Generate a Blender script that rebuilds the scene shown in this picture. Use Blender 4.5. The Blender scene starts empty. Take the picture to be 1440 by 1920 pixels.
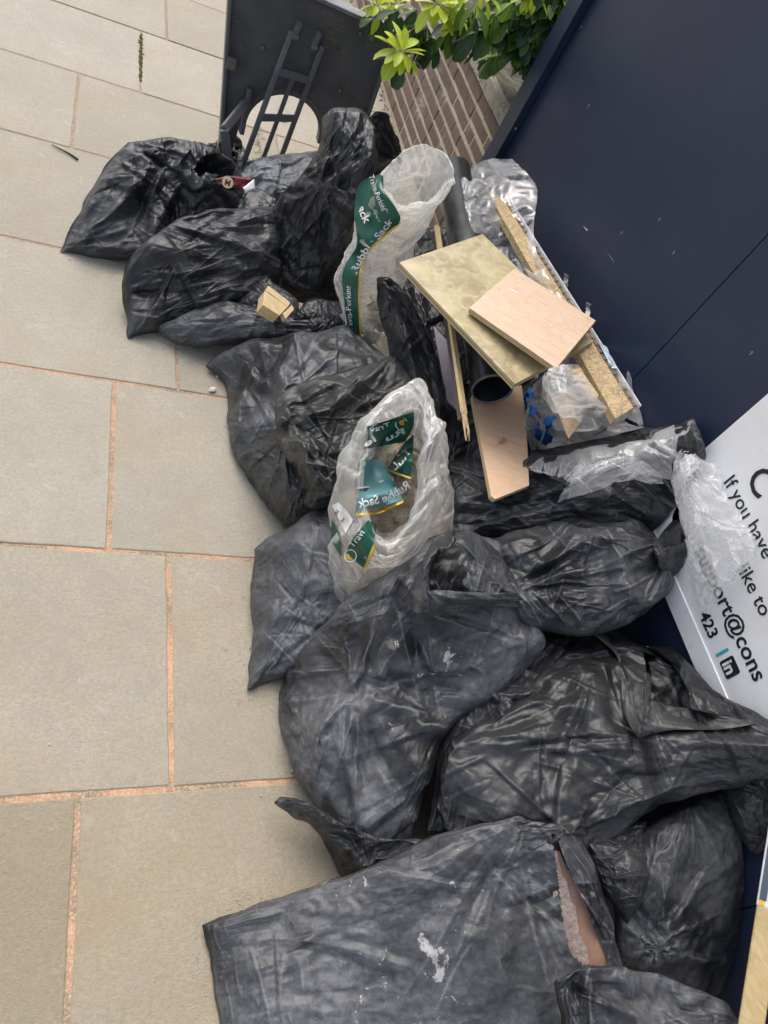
import bpy, bmesh, math, random
import numpy as np
from mathutils import Matrix, Vector

# ------------------------------------------------------------------ camera
sc = bpy.context.scene
CAM_H = 1.6
FPX = 1389.58                      # focal length in pixels of a 1440 x 1920 frame
AX = np.array([[0.90325154, -0.16868413, 0.39456598],
               [0.08893922, -0.82593566, -0.55670468],
               [0.41979336, 0.53793675, -0.73102503]])   # world axes seen from the camera
cd = bpy.data.cameras.new('camera'); cam = bpy.data.objects.new('camera', cd)
sc.collection.objects.link(cam); sc.camera = cam
cd.sensor_fit = 'VERTICAL'; cd.sensor_height = 36.0; cd.lens = FPX / 1920 * 36
cd.clip_start = 0.02; cd.clip_end = 5000
r_, u_, b_ = AX[0], -AX[1], -AX[2]
cam.matrix_world = Matrix(((r_[0], u_[0], b_[0], 0), (r_[1], u_[1], b_[1], 0), (r_[2], u_[2], b_[2], CAM_H), (0, 0, 0, 1)))

# ------------------------------------------------------------------ daylight: overcast
SUN_EL, SUN_AZ = math.radians(56), math.radians(350)      # azimuth from +Y clockwise
w = bpy.data.worlds.new('World'); sc.world = w; w.use_nodes = True
nt = w.node_tree; nt.nodes.clear()
sky = nt.nodes.new('ShaderNodeTexSky'); sky.sky_type = 'NISHITA'; sky.sun_disc = False
sky.sun_elevation = SUN_EL; sky.sun_rotation = SUN_AZ
sky.air_density = 1.0; sky.dust_density = 4.0; sky.ozone_density = 1.0
bg = nt.nodes.new('ShaderNodeBackground'); bg.inputs[1].default_value = 0.15
wo = nt.nodes.new('ShaderNodeOutputWorld')
hs = nt.nodes.new('ShaderNodeHueSaturation'); hs.inputs['Saturation'].default_value = .70   # cloud cover greys the sky
nt.links.new(sky.outputs[0], hs.inputs['Color']); nt.links.new(hs.outputs[0], bg.inputs[0]); nt.links.new(bg.outputs[0], wo.inputs[0])
sd = bpy.data.lights.new('sun', 'SUN'); sd.energy = 1.0; sd.angle = math.radians(60); sd.color = (1.0, 0.955, 0.89)
so = bpy.data.objects.new('sun', sd); sc.collection.objects.link(so)
sv = Vector((math.sin(SUN_AZ) * math.cos(SUN_EL), math.cos(SUN_AZ) * math.cos(SUN_EL), math.sin(SUN_EL)))
so.rotation_euler = sv.to_track_quat('Z', 'Y').to_euler(); so.location = (0, 0, 6)
sc.view_settings.view_transform = 'Standard'; sc.view_settings.look = 'None'
sc.cycles.max_bounces = 7; sc.cycles.diffuse_bounces = 3; sc.cycles.glossy_bounces = 3; sc.cycles.transmission_bounces = 4; sc.cycles.transparent_max_bounces = 12
sc.view_settings.exposure = 0.58; sc.view_settings.gamma = 1.0

# ------------------------------------------------------------------ helpers
COL = sc.collection
CAMP = np.array([0, 0, CAM_H])
WALL_X = 1.40
def ray(px, py):
    v = AX.T @ np.array([px - 720.0, py - 960.0, FPX]); return v / np.linalg.norm(v)
def at_z(px, py, z=0.0):
    v = ray(px, py); return CAMP + v * ((z - CAM_H) / v[2])
def at_x(px, py, x):
    v = ray(px, py); return CAMP + v * (x / v[0])
PX_, PH_ = [0, .15, .35, .55, .8, 1.1, 1.4], [0, 0, .04, .15, .25, .33, .38]
def at_pile(px, py, lift=0.0):
    """the point of the rubbish heap's mean surface under a pixel of the photograph"""
    v = ray(px, py); t = np.arange(.5, 6, .004); p = CAMP + v[None] * t[:, None]
    hit = (p[:, 2] <= np.interp(p[:, 0], PX_, PH_) + lift) | (p[:, 0] > WALL_X - .03)
    return p[np.argmax(hit)]
def pt(q, lift=0.0):
    if isinstance(q, np.ndarray): return q
    if len(q) > 2 and isinstance(q[2], str): return on_things(q[0], q[1], q[3] if len(q) > 3 else .012)
    return at_z(*q) if len(q) > 2 else at_pile(q[0], q[1], lift)
def on_things(px, py, off):
    """a point just above whatever already lies under a pixel"""
    bpy.context.view_layer.update(); v = ray(px, py)
    ok, loc, *_ = sc.ray_cast(bpy.context.evaluated_depsgraph_get(), Vector(CAMP), Vector(v))
    d = np.linalg.norm(np.array(loc) - CAMP) if ok else 2.0
    return CAMP + v * (d - off)
def project(P):
    c = (P - CAMP) @ AX.T
    return np.stack([c[..., 0] / c[..., 2] * FPX + 720, c[..., 1] / c[..., 2] * FPX + 960], -1)

def link(name, me, mat=None, parent=None):
    o = bpy.data.objects.new(name, me); COL.objects.link(o)
    if mat is not None and me is not None: me.materials.append(mat)
    if parent is not None: o.parent = parent
    return o
def tag(o, label, cat, group=None):
    o['label'] = label; o['category'] = cat
    if group: o['group'] = group
    return o
def empty(name, loc=(0, 0, 0)):
    o = bpy.data.objects.new(name, None); COL.objects.link(o); o.location = loc; o.empty_display_size = .1; return o
def mesh_of(name, verts, faces, smooth=True, attrs=None, uv=None):
    me = bpy.data.meshes.new(name); V = np.asarray(verts, dtype=np.float32).reshape(-1, 3)
    if isinstance(faces, np.ndarray):                       # all quads: fast path
        F = faces.astype(np.int32); me.vertices.add(len(V)); me.vertices.foreach_set('co', V.ravel())
        me.loops.add(F.size); me.loops.foreach_set('vertex_index', F.ravel()); me.polygons.add(len(F))
        me.polygons.foreach_set('loop_start', np.arange(len(F), dtype=np.int32) * 4); me.update(calc_edges=True)
    else: me.from_pydata(V.tolist(), [], faces)
    me.polygons.foreach_set('use_smooth', [bool(smooth)] * len(me.polygons))
    if attrs:
        for k, a in attrs.items():
            at = me.attributes.new(k, 'FLOAT', 'POINT'); at.data.foreach_set('value', np.asarray(a, dtype=np.float32).ravel())
    if uv is not None:
        l = me.uv_layers.new(name='UVMap'); idx = np.zeros(len(me.loops), dtype=np.int32); me.loops.foreach_get('vertex_index', idx)
        l.data.foreach_set('uv', np.asarray(uv, dtype=np.float32)[idx].ravel())
    me.update(); return me
class MB:
    """collects vertices and faces of one mesh"""
    def __init__(s): s.v = []; s.f = []
    def add(s, vs, fs):
        n = len(s.v); s.v += [tuple(map(float, v)) for v in vs]; s.f += [tuple(n + i for i in f) for f in fs]
    def hexa(s, c):        # eight corners: bottom four, top four
        s.add(c, [(3, 2, 1, 0), (4, 5, 6, 7), (0, 1, 5, 4), (1, 2, 6, 5), (2, 3, 7, 6), (3, 0, 4, 7)])
    def box(s, a, b):
        (x0, y0, z0), (x1, y1, z1) = a, b
        s.hexa([(x0, y0, z0), (x1, y0, z0), (x1, y1, z0), (x0, y1, z0), (x0, y0, z1), (x1, y0, z1), (x1, y1, z1), (x0, y1, z1)])
    def bar(s, p, q, w, h, up=(0, 0, 1)):
        p, q = np.array(p, float), np.array(q, float); d = q - p; d /= np.linalg.norm(d)
        sd_ = np.cross(d, up); sd_ /= np.linalg.norm(sd_); u = np.cross(sd_, d)
        a, b = sd_ * w / 2, u * h / 2
        s.hexa([p - a - b, q - a - b, q + a - b, p + a - b, p - a + b, q - a + b, q + a + b, p + a + b])
    def tube(s, pts, rad, n=8, cap=True):
        pts = [np.array(p, float) for p in pts]; rings = []
        if not hasattr(rad, '__len__'): rad = [rad] * len(pts)
        for i, p in enumerate(pts):
            d = pts[min(i + 1, len(pts) - 1)] - pts[max(i - 1, 0)]; d /= np.linalg.norm(d)
            a = np.cross(d, (0.31, 0.2, 0.93)); a /= np.linalg.norm(a); b = np.cross(d, a)
            rings.append([p + rad[i] * (math.cos(t) * a + math.sin(t) * b) for t in np.linspace(0, 2 * math.pi, n, endpoint=False)])
        f = []
        for i in range(len(pts) - 1):
            for k in range(n): f.append((i * n + k, i * n + (k + 1) % n, (i + 1) * n + (k + 1) % n, (i + 1) * n + k))
        if cap: f += [tuple(reversed(range(n))), tuple((len(pts) - 1) * n + k for k in range(n))]
        s.add([v for r in rings for v in r], f)
    def build(s, name, mat, parent=None, smooth=False, bevel=0.0, seg=2):
        me = mesh_of(name, s.v, s.f, smooth)
        if bevel:
            bm = bmesh.new(); bm.from_mesh(me)
            bmesh.ops.recalc_face_normals(bm, faces=bm.faces)
            bmesh.ops.bevel(bm, geom=[e for e in bm.edges if len(e.link_faces) == 2 and e.calc_face_angle(0) > .5], offset=bevel, segments=seg, affect='EDGES', profile=.5)
            bm.to_mesh(me); bm.free()
        return link(name, me, mat, parent)

# ------------------------------------------------------------------ materials
class NT:
    def __init__(s, name):
        s.m = bpy.data.materials.new(name); s.m.use_nodes = True; s.t = s.m.node_tree; s.t.nodes.clear()
        s.out = s.n('OutputMaterial')
    def n(s, kind, **kw):
        nd = s.t.nodes.new('ShaderNode' + kind)
        for k, v in kw.items():
            if k.startswith('i_'):
                key = k[2:]; key = int(key) if key.isdigit() else key.replace('_', ' ')
                s.set(nd.inputs[key], v)
            else: setattr(nd, k, v)
        return nd
    def set(s, sock, v):
        if isinstance(v, bpy.types.NodeSocket): s.t.links.new(v, sock)
        elif isinstance(v, bpy.types.Node): s.t.links.new(v.outputs[0], sock)
        else:
            if hasattr(sock.default_value, '__len__') and len(sock.default_value) == 4 and len(v) == 3: v = tuple(v) + (1,)
            sock.default_value = v
    def coord(s, which='Object', scale=None, rot=None):
        c = s.n('TexCoord').outputs[which]
        if scale is None and rot is None: return c
        mp = s.n('Mapping'); s.set(mp.inputs[0], c)
        if scale is not None: mp.inputs['Scale'].default_value = scale if hasattr(scale, '__len__') else (scale,) * 3
        if rot is not None: mp.inputs['Rotation'].default_value = rot
        return mp.outputs[0]
    def noise(s, co, scale, detail=4, rough=.55, dist=0, out=0):
        return s.n('TexNoise', i_Vector=co, i_Scale=scale, i_Detail=detail, i_Roughness=rough, i_Distortion=dist).outputs[out]
    def ramp(s, v, *stops, interp='LINEAR'):
        r = s.n('ValToRGB'); s.set(r.inputs[0], v); e = r.color_ramp.elements; r.color_ramp.interpolation = interp
        while len(e) < len(stops): e.new(.5)
        for el, (p, c) in zip(e, stops):
            el.position = p; el.color = (c, c, c, 1) if not hasattr(c, '__len__') else tuple(c) + (1,)
        return r.outputs[0]
    def mix(s, f, a, b, mode='MIX'):
        m = s.n('Mix', data_type='RGBA', blend_type=mode)
        s.set(m.inputs[0], f); s.set(m.inputs[6], a); s.set(m.inputs[7], b); return m.outputs[2]
    def math(s, op, a, b=0.0, clamp=False):
        m = s.n('Math', operation=op, use_clamp=clamp); s.set(m.inputs[0], a); s.set(m.inputs[1], b); return m.outputs[0]
    def bump(s, h, strength=.3, dist=.01, normal=None):
        b = s.n('Bump', i_Height=h, i_Strength=strength, i_Distance=dist)
        if normal is not None: s.set(b.inputs['Normal'], normal)
        return b.outputs[0]
    def bsdf(s, **kw):
        b = s.n('BsdfPrincipled')
        for k, v in kw.items(): s.set(b.inputs[k.replace('_', ' ')], v)
        s.t.links.new(b.outputs[0], s.out.inputs[0]); return b
def attr(M, name): return M.n('Attribute', attribute_name=name).outputs['Fac']

def bag_mat(name, dust=.5, tint=(.15, .157, .166), seed=0., gloss=.36, splat=False):
    M = NT(name); co = M.coord('Object')
    mp = M.n('Mapping'); M.set(mp.inputs[0], co); mp.inputs['Location'].default_value = (seed * 3.1, seed * 1.7, seed * .9); co = mp.outputs[0]
    cloud = M.noise(co, 3.0, 4, .55, .6)
    fine = M.noise(co, 75, 6, .75, .3)
    d = M.math('MULTIPLY', M.ramp(cloud, (.38, .06), (.66, 1.)), M.ramp(fine, (.30, .30), (.70, 1.)))
    d = M.math('MULTIPLY', d, dust)
    # pale stretch lines along the creases, thin scuffs
    cr = M.math('MULTIPLY', attr(M, 'crease'), M.ramp(M.noise(co, 14, 3), (.34, .1), (.6, 1.)))
    d = M.math('ADD', d, M.math('MULTIPLY', cr, .55 * dust + .12), True)
    scuff = M.ramp(M.noise(M.coord('Object', (70, 70, 5), (.5, .3, .7)), 1.6, 3, .6, 1.8), (.69, 0.), (.76, 1.))
    d = M.math('ADD', d, M.math('MULTIPLY', scuff, .2 * dust), True)
    dots = M.n('TexVoronoi', i_Vector=co, i_Scale=48.0)
    dm = M.math('MULTIPLY', M.ramp(dots.outputs[0], (.06, 1.), (.13, 0.)), M.ramp(M.noise(co, 8, 2), (.60, 0.), (.66, 1.)))
    col = M.mix(d, (.0095, .0102, .0115), tint)
    col = M.mix(M.math('MULTIPLY', dm, .6 * min(1, dust + .2)), col, (.42, .41, .39))
    if splat: col = M.mix(M.math('MULTIPLY', M.ramp(M.noise(co, 16, 8, .72, 1.0), (.620, 0.), (.640, 1.)), M.ramp(M.noise(co, 4.5, 2), (.52, 0.), (.56, .85))), col, (.50, .49, .47))
    rough = M.math('ADD', M.math('MULTIPLY', d, .26), gloss)
    def cells(scale, stretch, rot, warp, wf):          # crisp straight-sided facets
        q = M.mix(warp, M.coord('Object', stretch, rot), M.noise(co, wf, 3, .5, 0, 1))
        return M.n('TexVoronoi', i_Vector=q, i_Scale=scale, feature='DISTANCE_TO_EDGE').outputs[0]
    h = M.math('ADD', cells(8.0, (1, .42, 1), (.4, .2, seed * 1.3), .14, 4), M.math('MULTIPLY', cells(21.0, (.5, 1, 1), (.1, .6, seed * .7 + .5), .10, 9), .34))
    h = M.math('ADD', h, M.math('MULTIPLY', M.noise(co, 34, 4, .6), .08))
    M.bsdf(Base_Color=col, Roughness=rough, Normal=M.bump(h, .85, .013), Specular_IOR_Level=.46)
    return M.m

# ------------------------------------------------------------------ crumpled film
def wob(P, rng, freq, n=10):
    """smooth noise in about -1..1 at points P (..., 3)"""
    o = np.zeros(P.shape[:-1])
    for _ in range(n):
        k = rng.normal(size=3); k *= freq * rng.uniform(.6, 1.5) / np.linalg.norm(k)
        o += np.sin(P @ k * 2 * math.pi + rng.uniform(0, 6.28))
    return o / math.sqrt(n / 2)
def normals(S, wrap):
    du = np.roll(S, -1, 1) - np.roll(S, 1, 1) if wrap else np.gradient(S, axis=1)
    dv = np.gradient(S, axis=0); N = np.cross(du, dv)
    return N / (np.linalg.norm(N, axis=-1, keepdims=True) + 1e-9)
def resize(A, n, m, wrap=False):
    """linear resampling of a grid of points"""
    a = np.linspace(0, A.shape[0] - 1, n); i = np.minimum(a.astype(int), A.shape[0] - 2); f = (a - i)[:, None, None]
    A = A[i] * (1 - f) + A[i + 1] * f
    if wrap:
        a = np.arange(m) * A.shape[1] / m; i = a.astype(int); f = (a - i)[None, :, None]
        return A[:, i] * (1 - f) + A[:, (i + 1) % A.shape[1]] * f
    a = np.linspace(0, A.shape[1] - 1, m); i = np.minimum(a.astype(int), A.shape[1] - 2); f = (a - i)[None, :, None]
    return A[:, i] * (1 - f) + A[:, i + 1] * f
FAM = [(0, 1, .9), (1, 0, .9), (1, 1, .7), (1, -1, .7), (0, 2, .16), (2, 0, .16)]
def relax(S, X, N, ex, its, wrap, pull, edge, lo, hi, rng, fld):
    n, m = S.shape[:2]
    def sl(A, di, dj):
        if wrap: return A[:n - di], np.roll(A, -dj, 1)[di:]
        if dj >= 0: return A[:n - di, :m - dj], A[di:, dj:]
        return A[:n - di, -dj:], A[di:, :m + dj]
    rest = []
    for di, dj, k in FAM:
        a, b = sl(S, di, dj); fa, fb = sl(fld, di, dj)
        rest.append(np.linalg.norm(b - a, axis=-1) * (1 + ex * .5 * (fa + fb)) + 1e-7)
    ew = np.zeros((n, m, 1)); ew[0] = ew[-1] = edge
    if not wrap: ew[:, 0] = ew[:, -1] = edge
    for _ in range(its):
        for (di, dj, k), R in zip(FAM, rest):
            a, b = sl(X, di, dj); d = b - a; l = np.linalg.norm(d, axis=-1) + 1e-9
            g = (l - R) / l * (.25 * k)
            if di == 2 or dj == 2: g = np.minimum(g, 0)
            c = d * g[..., None]
            if wrap:
                X[:n - di] += c; t = np.zeros_like(X); t[di:] = c; X -= np.roll(t, dj, 1)
            elif dj >= 0: X[:n - di, :m - dj] += c; X[di:, dj:] -= c
            else: X[:n - di, -dj:] += c; X[di:, :m + dj] -= c
        D = X - S; dn = (D * N).sum(-1, keepdims=True); T = D - dn * N
        over = dn - np.clip(dn, -lo, hi)
        X -= N * (over * .5 + dn * pull) + T * pull * .6 + D * ew
    return X
LEVELS = ((8, 40, .6, .25), (4, 22, .65, .05), (2, 10, .65, .02), (1, 2, .65, .006))
def crumple(S, ex=.06, seed=0, wrap=False, pull=.003, edge=.25, lo=.03, hi=.05, scale=1.0, flip=None, fine=1.0, base=None):
    rng = np.random.default_rng(seed + 11); n, m = S.shape[:2]; X = None
    for q, its, e, nz in LEVELS:
        a, b = max(8, int(n / q)), max(8, int(m / q)); s = resize(S, a, b, wrap) if q != 1 else S
        N = normals(s, wrap)
        if flip is not None and (N * (flip - s)).sum() < 0: N = -N
        h = np.linalg.norm(s[1:] - s[:-1], axis=-1).mean()
        if X is None: X = s + N * (wob(s, rng, 9 * scale)[..., None] * h * .30 + rng.normal(size=(a, b, 1)) * h * nz)
        else: X = resize(X, a, b, wrap) + N * rng.normal(size=(a, b, 1)) * h * (nz * fine)
        fld = np.clip(1 + .75 * wob(s, rng, 5 * scale), .1, 2.4)
        X = relax(s, X, N, ex * e, its, wrap, pull, edge, lo, hi, rng, fld)
    return X, N
def crease_of(X, N, wrap):
    """how sharply each vertex stands out of its neighbours"""
    L = np.zeros_like(X); c = np.zeros(X.shape[:2] + (1,))
    L[1:-1] += X[2:] + X[:-2] - 2 * X[1:-1]
    if wrap: L += np.roll(X, 1, 1) + np.roll(X, -1, 1) - 2 * X
    else: L[:, 1:-1] += X[:, 2:] + X[:, :-2] - 2 * X[:, 1:-1]
    h = np.linalg.norm(X[1:] - X[:-1], axis=-1).mean()
    return np.clip(-(L * N).sum(-1) / h * 1.6 - .16, 0, 1)
def grid_faces(n, m, wrap=False, off=0):
    mm = m if wrap else m - 1
    i, j = np.meshgrid(np.arange(n - 1), np.arange(mm), indexing='ij')
    a = i * m + j; b = i * m + (j + 1) % m
    return np.stack([a, b, b + m, a + m], -1).reshape(-1, 4) + off
def smooth_line(P, n, closed=False):
    """Catmull-Rom through P, n samples evenly along its length"""
    P = np.asarray(P, float)
    if closed: Q = np.concatenate([P[-1:], P, P[:2]])
    else: Q = np.concatenate([2 * P[:1] - P[1:2], P, 2 * P[-1:] - P[-2:-1]])
    o = []
    for i in range(1, len(Q) - 2):
        t = np.linspace(0, 1, 24, endpoint=False)[:, None]; a, b, c, d = Q[i - 1:i + 3]
        o.append(.5 * (2 * b + (c - a) * t + (2 * a - 5 * b + 4 * c - d) * t ** 2 + (3 * b - a - 3 * c + d) * t ** 3))
    o = np.concatenate(o + [Q[-2:-1]]); s = np.concatenate([[0], np.cumsum(np.linalg.norm(np.diff(o, axis=0), axis=1))])
    q = np.linspace(0, s[-1], n, endpoint=not closed)
    return np.stack([np.interp(q, s, o[:, k]) for k in range(3)], 1)
def coons(sides, n, m):
    """four point lists (top, right, bottom, left as one loop) -> n x m grid"""
    c0 = smooth_line(sides[0], m); c1 = smooth_line(sides[2], m)[::-1]
    d0 = smooth_line(sides[3], n)[::-1]; d1 = smooth_line(sides[1], n)
    u = np.linspace(0, 1, m)[None, :, None]; v = np.linspace(0, 1, n)[:, None, None]
    g = (1 - v) * c0[None] + v * c1[None] + (1 - u) * d0[:, None] + u * d1[:, None]
    g -= (1 - u) * (1 - v) * c0[0] + u * (1 - v) * c0[-1] + (1 - u) * v * c1[0] + u * v * c1[-1]
    return g
def split4(pts, lift):
    """a loop of (px, py[, z][, 'c']) with four corners marked 'c' -> four sides"""
    cs = [i for i, p in enumerate(pts) if p[-1] == 'c']; P = [pt([q for q in p if not (isinstance(q, str) and q == 'c')], lift) for p in pts]
    assert len(cs) == 4, cs
    P = P[cs[0]:] + P[:cs[0]]; cs = [c - cs[0] for c in cs] + [len(P)]; P.append(P[0])
    return [P[cs[k]:cs[k + 1] + 1] for k in range(4)]
def seg_dist(Q, line):
    """distance and side of pixel points Q from a pixel polyline"""
    best = np.full(Q.shape[:-1], 1e9)
    for a, b in zip(line[:-1], line[1:]):
        a, b = np.array(a[:2], float), np.array(b[:2], float); d = b - a
        t = np.clip(((Q - a) @ d) / (d @ d), 0, 1); best = np.minimum(best, np.linalg.norm(Q - a - t[..., None] * d, axis=-1))
    return best
def shape_film(S, dirv, folds, pleats, rng):
    """big folds (ridges and valleys along lines) and pleats that fan out of a point"""
    if not folds and not pleats: return S
    Q = project(S); disp = np.zeros(S.shape[:2])
    jig = wob(S, rng, 6) * 5
    for line, amp, wd in folds: disp += amp * np.exp(-np.abs(seg_dist(Q, line) + jig * .5) / wd)
    for cx, cy, rad, amp, k in pleats:
        d = Q - np.array([cx, cy]); r = np.linalg.norm(d, axis=-1); th = np.arctan2(d[..., 1], d[..., 0])
        ph = th * k + 1.6 * np.sin(th * 3 + cx) + .9 * np.sin(th * 7 + cy) + wob(S, rng, 4) * .5
        tri = np.abs(((ph / math.pi) % 2) - 1) * 2 - 1
        disp += amp * tri * np.exp(-r / rad) * np.clip(r / (rad * .3), 0, 1)
    return S + dirv * disp[..., None]
def tents(S, d, rng, count=(10, 30, 46), amp=1.0, stress=(), A=None):
    """straight creases: tent-shaped ridges and valleys that start sharp at a stress point and open out"""
    e1 = np.cross(d, (0, 0, 1.0)); e1 /= np.linalg.norm(e1); e2 = np.cross(d, e1); c = S.mean((0, 1))
    if A is None: A = np.stack([(S - c) @ e1, (S - c) @ e2], -1)
    disp = np.zeros(S.shape[:2]); n, m = S.shape[:2]
    size = .5 * (np.ptp(A[..., 0]) + np.ptp(A[..., 1])); main = rng.uniform(0, math.pi); kv = rng.normal(size=2); kv *= 4.5 / size / np.linalg.norm(kv); ph0 = rng.uniform(0, 6.28)   # folds run with a smoothly turning grain
    st = [np.array([(q - c) @ e1, (q - c) @ e2]) for q in stress]
    for lev, (num, L, W, H) in enumerate(zip(count, (.80, .50, .30), (.12, .055, .024), (.020, .0100, .0038))):
        for _ in range(num):
            o = A[rng.integers(0, n), rng.integers(0, m)]
            if st and rng.random() < .5:
                q = st[rng.integers(0, len(st))]; v = o - q; r = np.linalg.norm(v) + 1e-6; v /= r
                o = q + v * (rng.uniform(0, .25) if lev < 2 else rng.uniform(0, .9)) * r; th = math.atan2(v[1], v[0]) + rng.normal(0, .12)
            else: th = (main + 1.0 * math.sin(o @ kv + ph0) + rng.normal(0, .2)) if rng.random() < .78 else rng.uniform(0, 2 * math.pi)
            k = rng.uniform(.55, 1.3); v = np.array([math.cos(th), math.sin(th)]); l = L * k * size; wd = W * k * size * rng.uniform(.6, 1.2)
            al_ = None; t = ((A - o) @ v) / l; s_ = (A - o) @ np.array([-v[1], v[0]]) + .04 * l * np.sin(t * 3 + k * 9)
            sk = rng.uniform(.35, 1.6); ww = wd * (.35 + .65 * np.clip(t, 0, 1)); ww = np.where(s_ > 0, ww * sk, ww / sk)
            prof_ = np.clip(1 - np.abs(s_) / ww, 0, 1)
            al = np.clip(t / .12, 0, 1) * np.clip((1 - t) / .45, 0, 1)
            disp += H * size / .5 * amp * k * rng.uniform(.5, 1.2) * (1 if rng.random() < .68 else -1) * prof_ * al
    return disp
def inside(Q, poly):
    """which pixel points lie in a polygon"""
    x, y = Q[..., 0], Q[..., 1]; r = np.zeros(x.shape, bool); n = len(poly)
    for i in range(n):
        (x0, y0), (x1, y1) = poly[i][:2], poly[(i + 1) % n][:2]
        if y0 == y1: continue
        r ^= ((y0 > y) != (y1 > y)) & (x < (x1 - x0) * (y - y0) / (y1 - y0) + x0)
    return r
def film_mesh(name, top, N, wrap=False, bottom=None, uv=True, hole=None, rag=0):
    n, m = top.shape[:2]; V = top.reshape(-1, 3); F = grid_faces(n, m, wrap)
    if rag:
        rg = np.random.default_rng(int(abs(V[0, 0]) * 1e4)); i_, j_ = np.meshgrid(np.arange(n - 1), np.arange(m - 1), indexing='ij')
        e_ = np.minimum(np.minimum(i_, n - 2 - i_), np.minimum(j_, m - 2 - j_)); w_ = (wob(top[:-1, :-1], rg, 12) * .8 + wob(top[:-1, :-1], rg, 30) * .25 + .3) * rag
        F = F[(e_ >= w_).ravel()]
    if hole is not None: F = F[~inside(project(V[F].mean(1)), hole)]
    cr = crease_of(top, N, wrap).ravel(); U = None
    if uv:
        a, b = np.meshgrid(np.linspace(0, 1, n), np.linspace(0, 1, m), indexing='ij'); U = np.stack([b, a], -1).reshape(-1, 2)
    if bottom is not None:
        k, l = bottom.shape[:2]; st = (n - 1) // (k - 1)
        V = np.concatenate([V, bottom.reshape(-1, 3)]); F = np.concatenate([F, grid_faces(k, l, False, n * m)[:, ::-1]])
        # skirt between the film's rim and the underside's rim
        def rim(n_, m_): return [(0, j) for j in range(m_)] + [(i, m_ - 1) for i in range(1, n_)] + [(n_ - 1, j) for j in range(m_ - 2, -1, -1)] + [(i, 0) for i in range(n_ - 2, 0, -1)]
        A = [i * m + j for i, j in rim(n, m)]; Bq = [n * m + i * l + j for i, j in rim(k, l)]
        A, Bq = np.array(A), np.array(Bq); F = np.concatenate([F, np.stack([A, Bq, np.roll(Bq, -1), np.roll(A, -1)], 1)])
        cr = np.concatenate([cr, np.zeros(k * l)]); U = np.concatenate([U, np.zeros((k * l, 2))]) if U is not None else None
    return mesh_of(name, V, F, True, {'crease': cr}, U)
def bag(name, pts, T=.10, mat=None, parent=None, res=190, ex=.040, seed=0, lift=0., prof=.5, back=None, folds=(), pleats=(), up=.25, pull=.003, lo=.03, hi=.05, scale=1.0, fine=1.0, floor=.004, edge=.25, lump=.012, cre=1.0, count=(10, 30, 46), stress=(), hole=None):
    """a filled bag: a four-cornered pillow whose outline is given, filled out towards the viewer and the ground"""
    rng = np.random.default_rng(seed); sides = split4(pts, lift); G = coons(sides, res, res)
    G = G + np.stack([wob(G, rng, 7), wob(G, rng, 7), wob(G, rng, 7)], -1) * .0030 + np.stack([wob(G, rng, 22), wob(G, rng, 22), wob(G, rng, 22)], -1) * .0008
    c = G.mean((0, 1)); d = CAMP - c; d /= np.linalg.norm(d); d = d + np.array([0, 0, up]); d /= np.linalg.norm(d)
    u = np.linspace(0, 1, res); p1 = (4 * u * (1 - u)) ** prof; pr = (p1[:, None] * p1[None])[..., None]
    S = G + d * T * pr + d * (wob(G, rng, 3.2)[..., None] * lump * pr)
    S = shape_film(S, d, folds, pleats, rng)
    stp = [pt(q, lift) for q in stress] or [sides[k][0] for k in range(4)]
    S[..., 2] = np.maximum(S[..., 2], floor)
    S[..., 0] = np.minimum(S[..., 0], WALL_X - .012)
    X, N = crumple(S, ex, seed, False, pull, edge, lo, hi, scale, CAMP, fine)
    X = X + d * (tents(S, d, rng, count, cre, stp)[..., None] * pr ** .3)
    N = normals(X, False); N = N if (N * (CAMP - X)).sum() > 0 else -N
    X[..., 2] = np.maximum(X[..., 2], floor); X[..., 0] = np.minimum(X[..., 0], WALL_X - .006)
    bt = T * .9 if back is None else back
    Bm = X * (1 - pr) + G * pr - d * bt * pr
    Bm[..., 2] = np.maximum(Bm[..., 2], floor * .5); Bm[..., 0] = np.minimum(Bm[..., 0], WALL_X - .004)
    return link(name, film_mesh(name, X, N, False, Bm, True, hole), mat, parent)
def sheet(name, pts, T=.0, mat=None, parent=None, res=(60, 60), ex=.06, seed=0, lift=0., folds=(), pleats=(), pull=.008, lo=.03, hi=.03, scale=1.3, fine=1.0, edge=.05, up=0., grid=None, floor=.004, cre=.8, rag=0):
    """a loose flap of film, one skin"""
    rng = np.random.default_rng(seed); G = coons(split4(pts, lift), *res)
    d = CAMP - G.mean((0, 1)); d /= np.linalg.norm(d); d = d + np.array([0, 0, up]); d /= np.linalg.norm(d)
    u = np.linspace(0, 1, res[1]); v = np.linspace(0, 1, res[0])
    S = G + d * (T * ((4 * v * (1 - v)) ** .6)[:, None] * ((4 * u * (1 - u)) ** .6)[None])[..., None]
    S = shape_film(S, d, folds, pleats, rng); S[..., 2] = np.maximum(S[..., 2], floor)
    X, N = crumple(S, ex, seed, False, pull, edge, lo, hi, scale, CAMP, fine)
    X = X + d * tents(S, d, rng, (5, 18, 50), cre)[..., None]
    N = normals(X, False); N = N if (N * (CAMP - X)).sum() > 0 else -N
    X[..., 2] = np.maximum(X[..., 2], floor); X[..., 0] = np.minimum(X[..., 0], WALL_X - .006)
    if grid is not None: grid.append((X, N))
    return link(name, film_mesh(name, X, N, False, None, True, None, rag), mat, parent)
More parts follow.
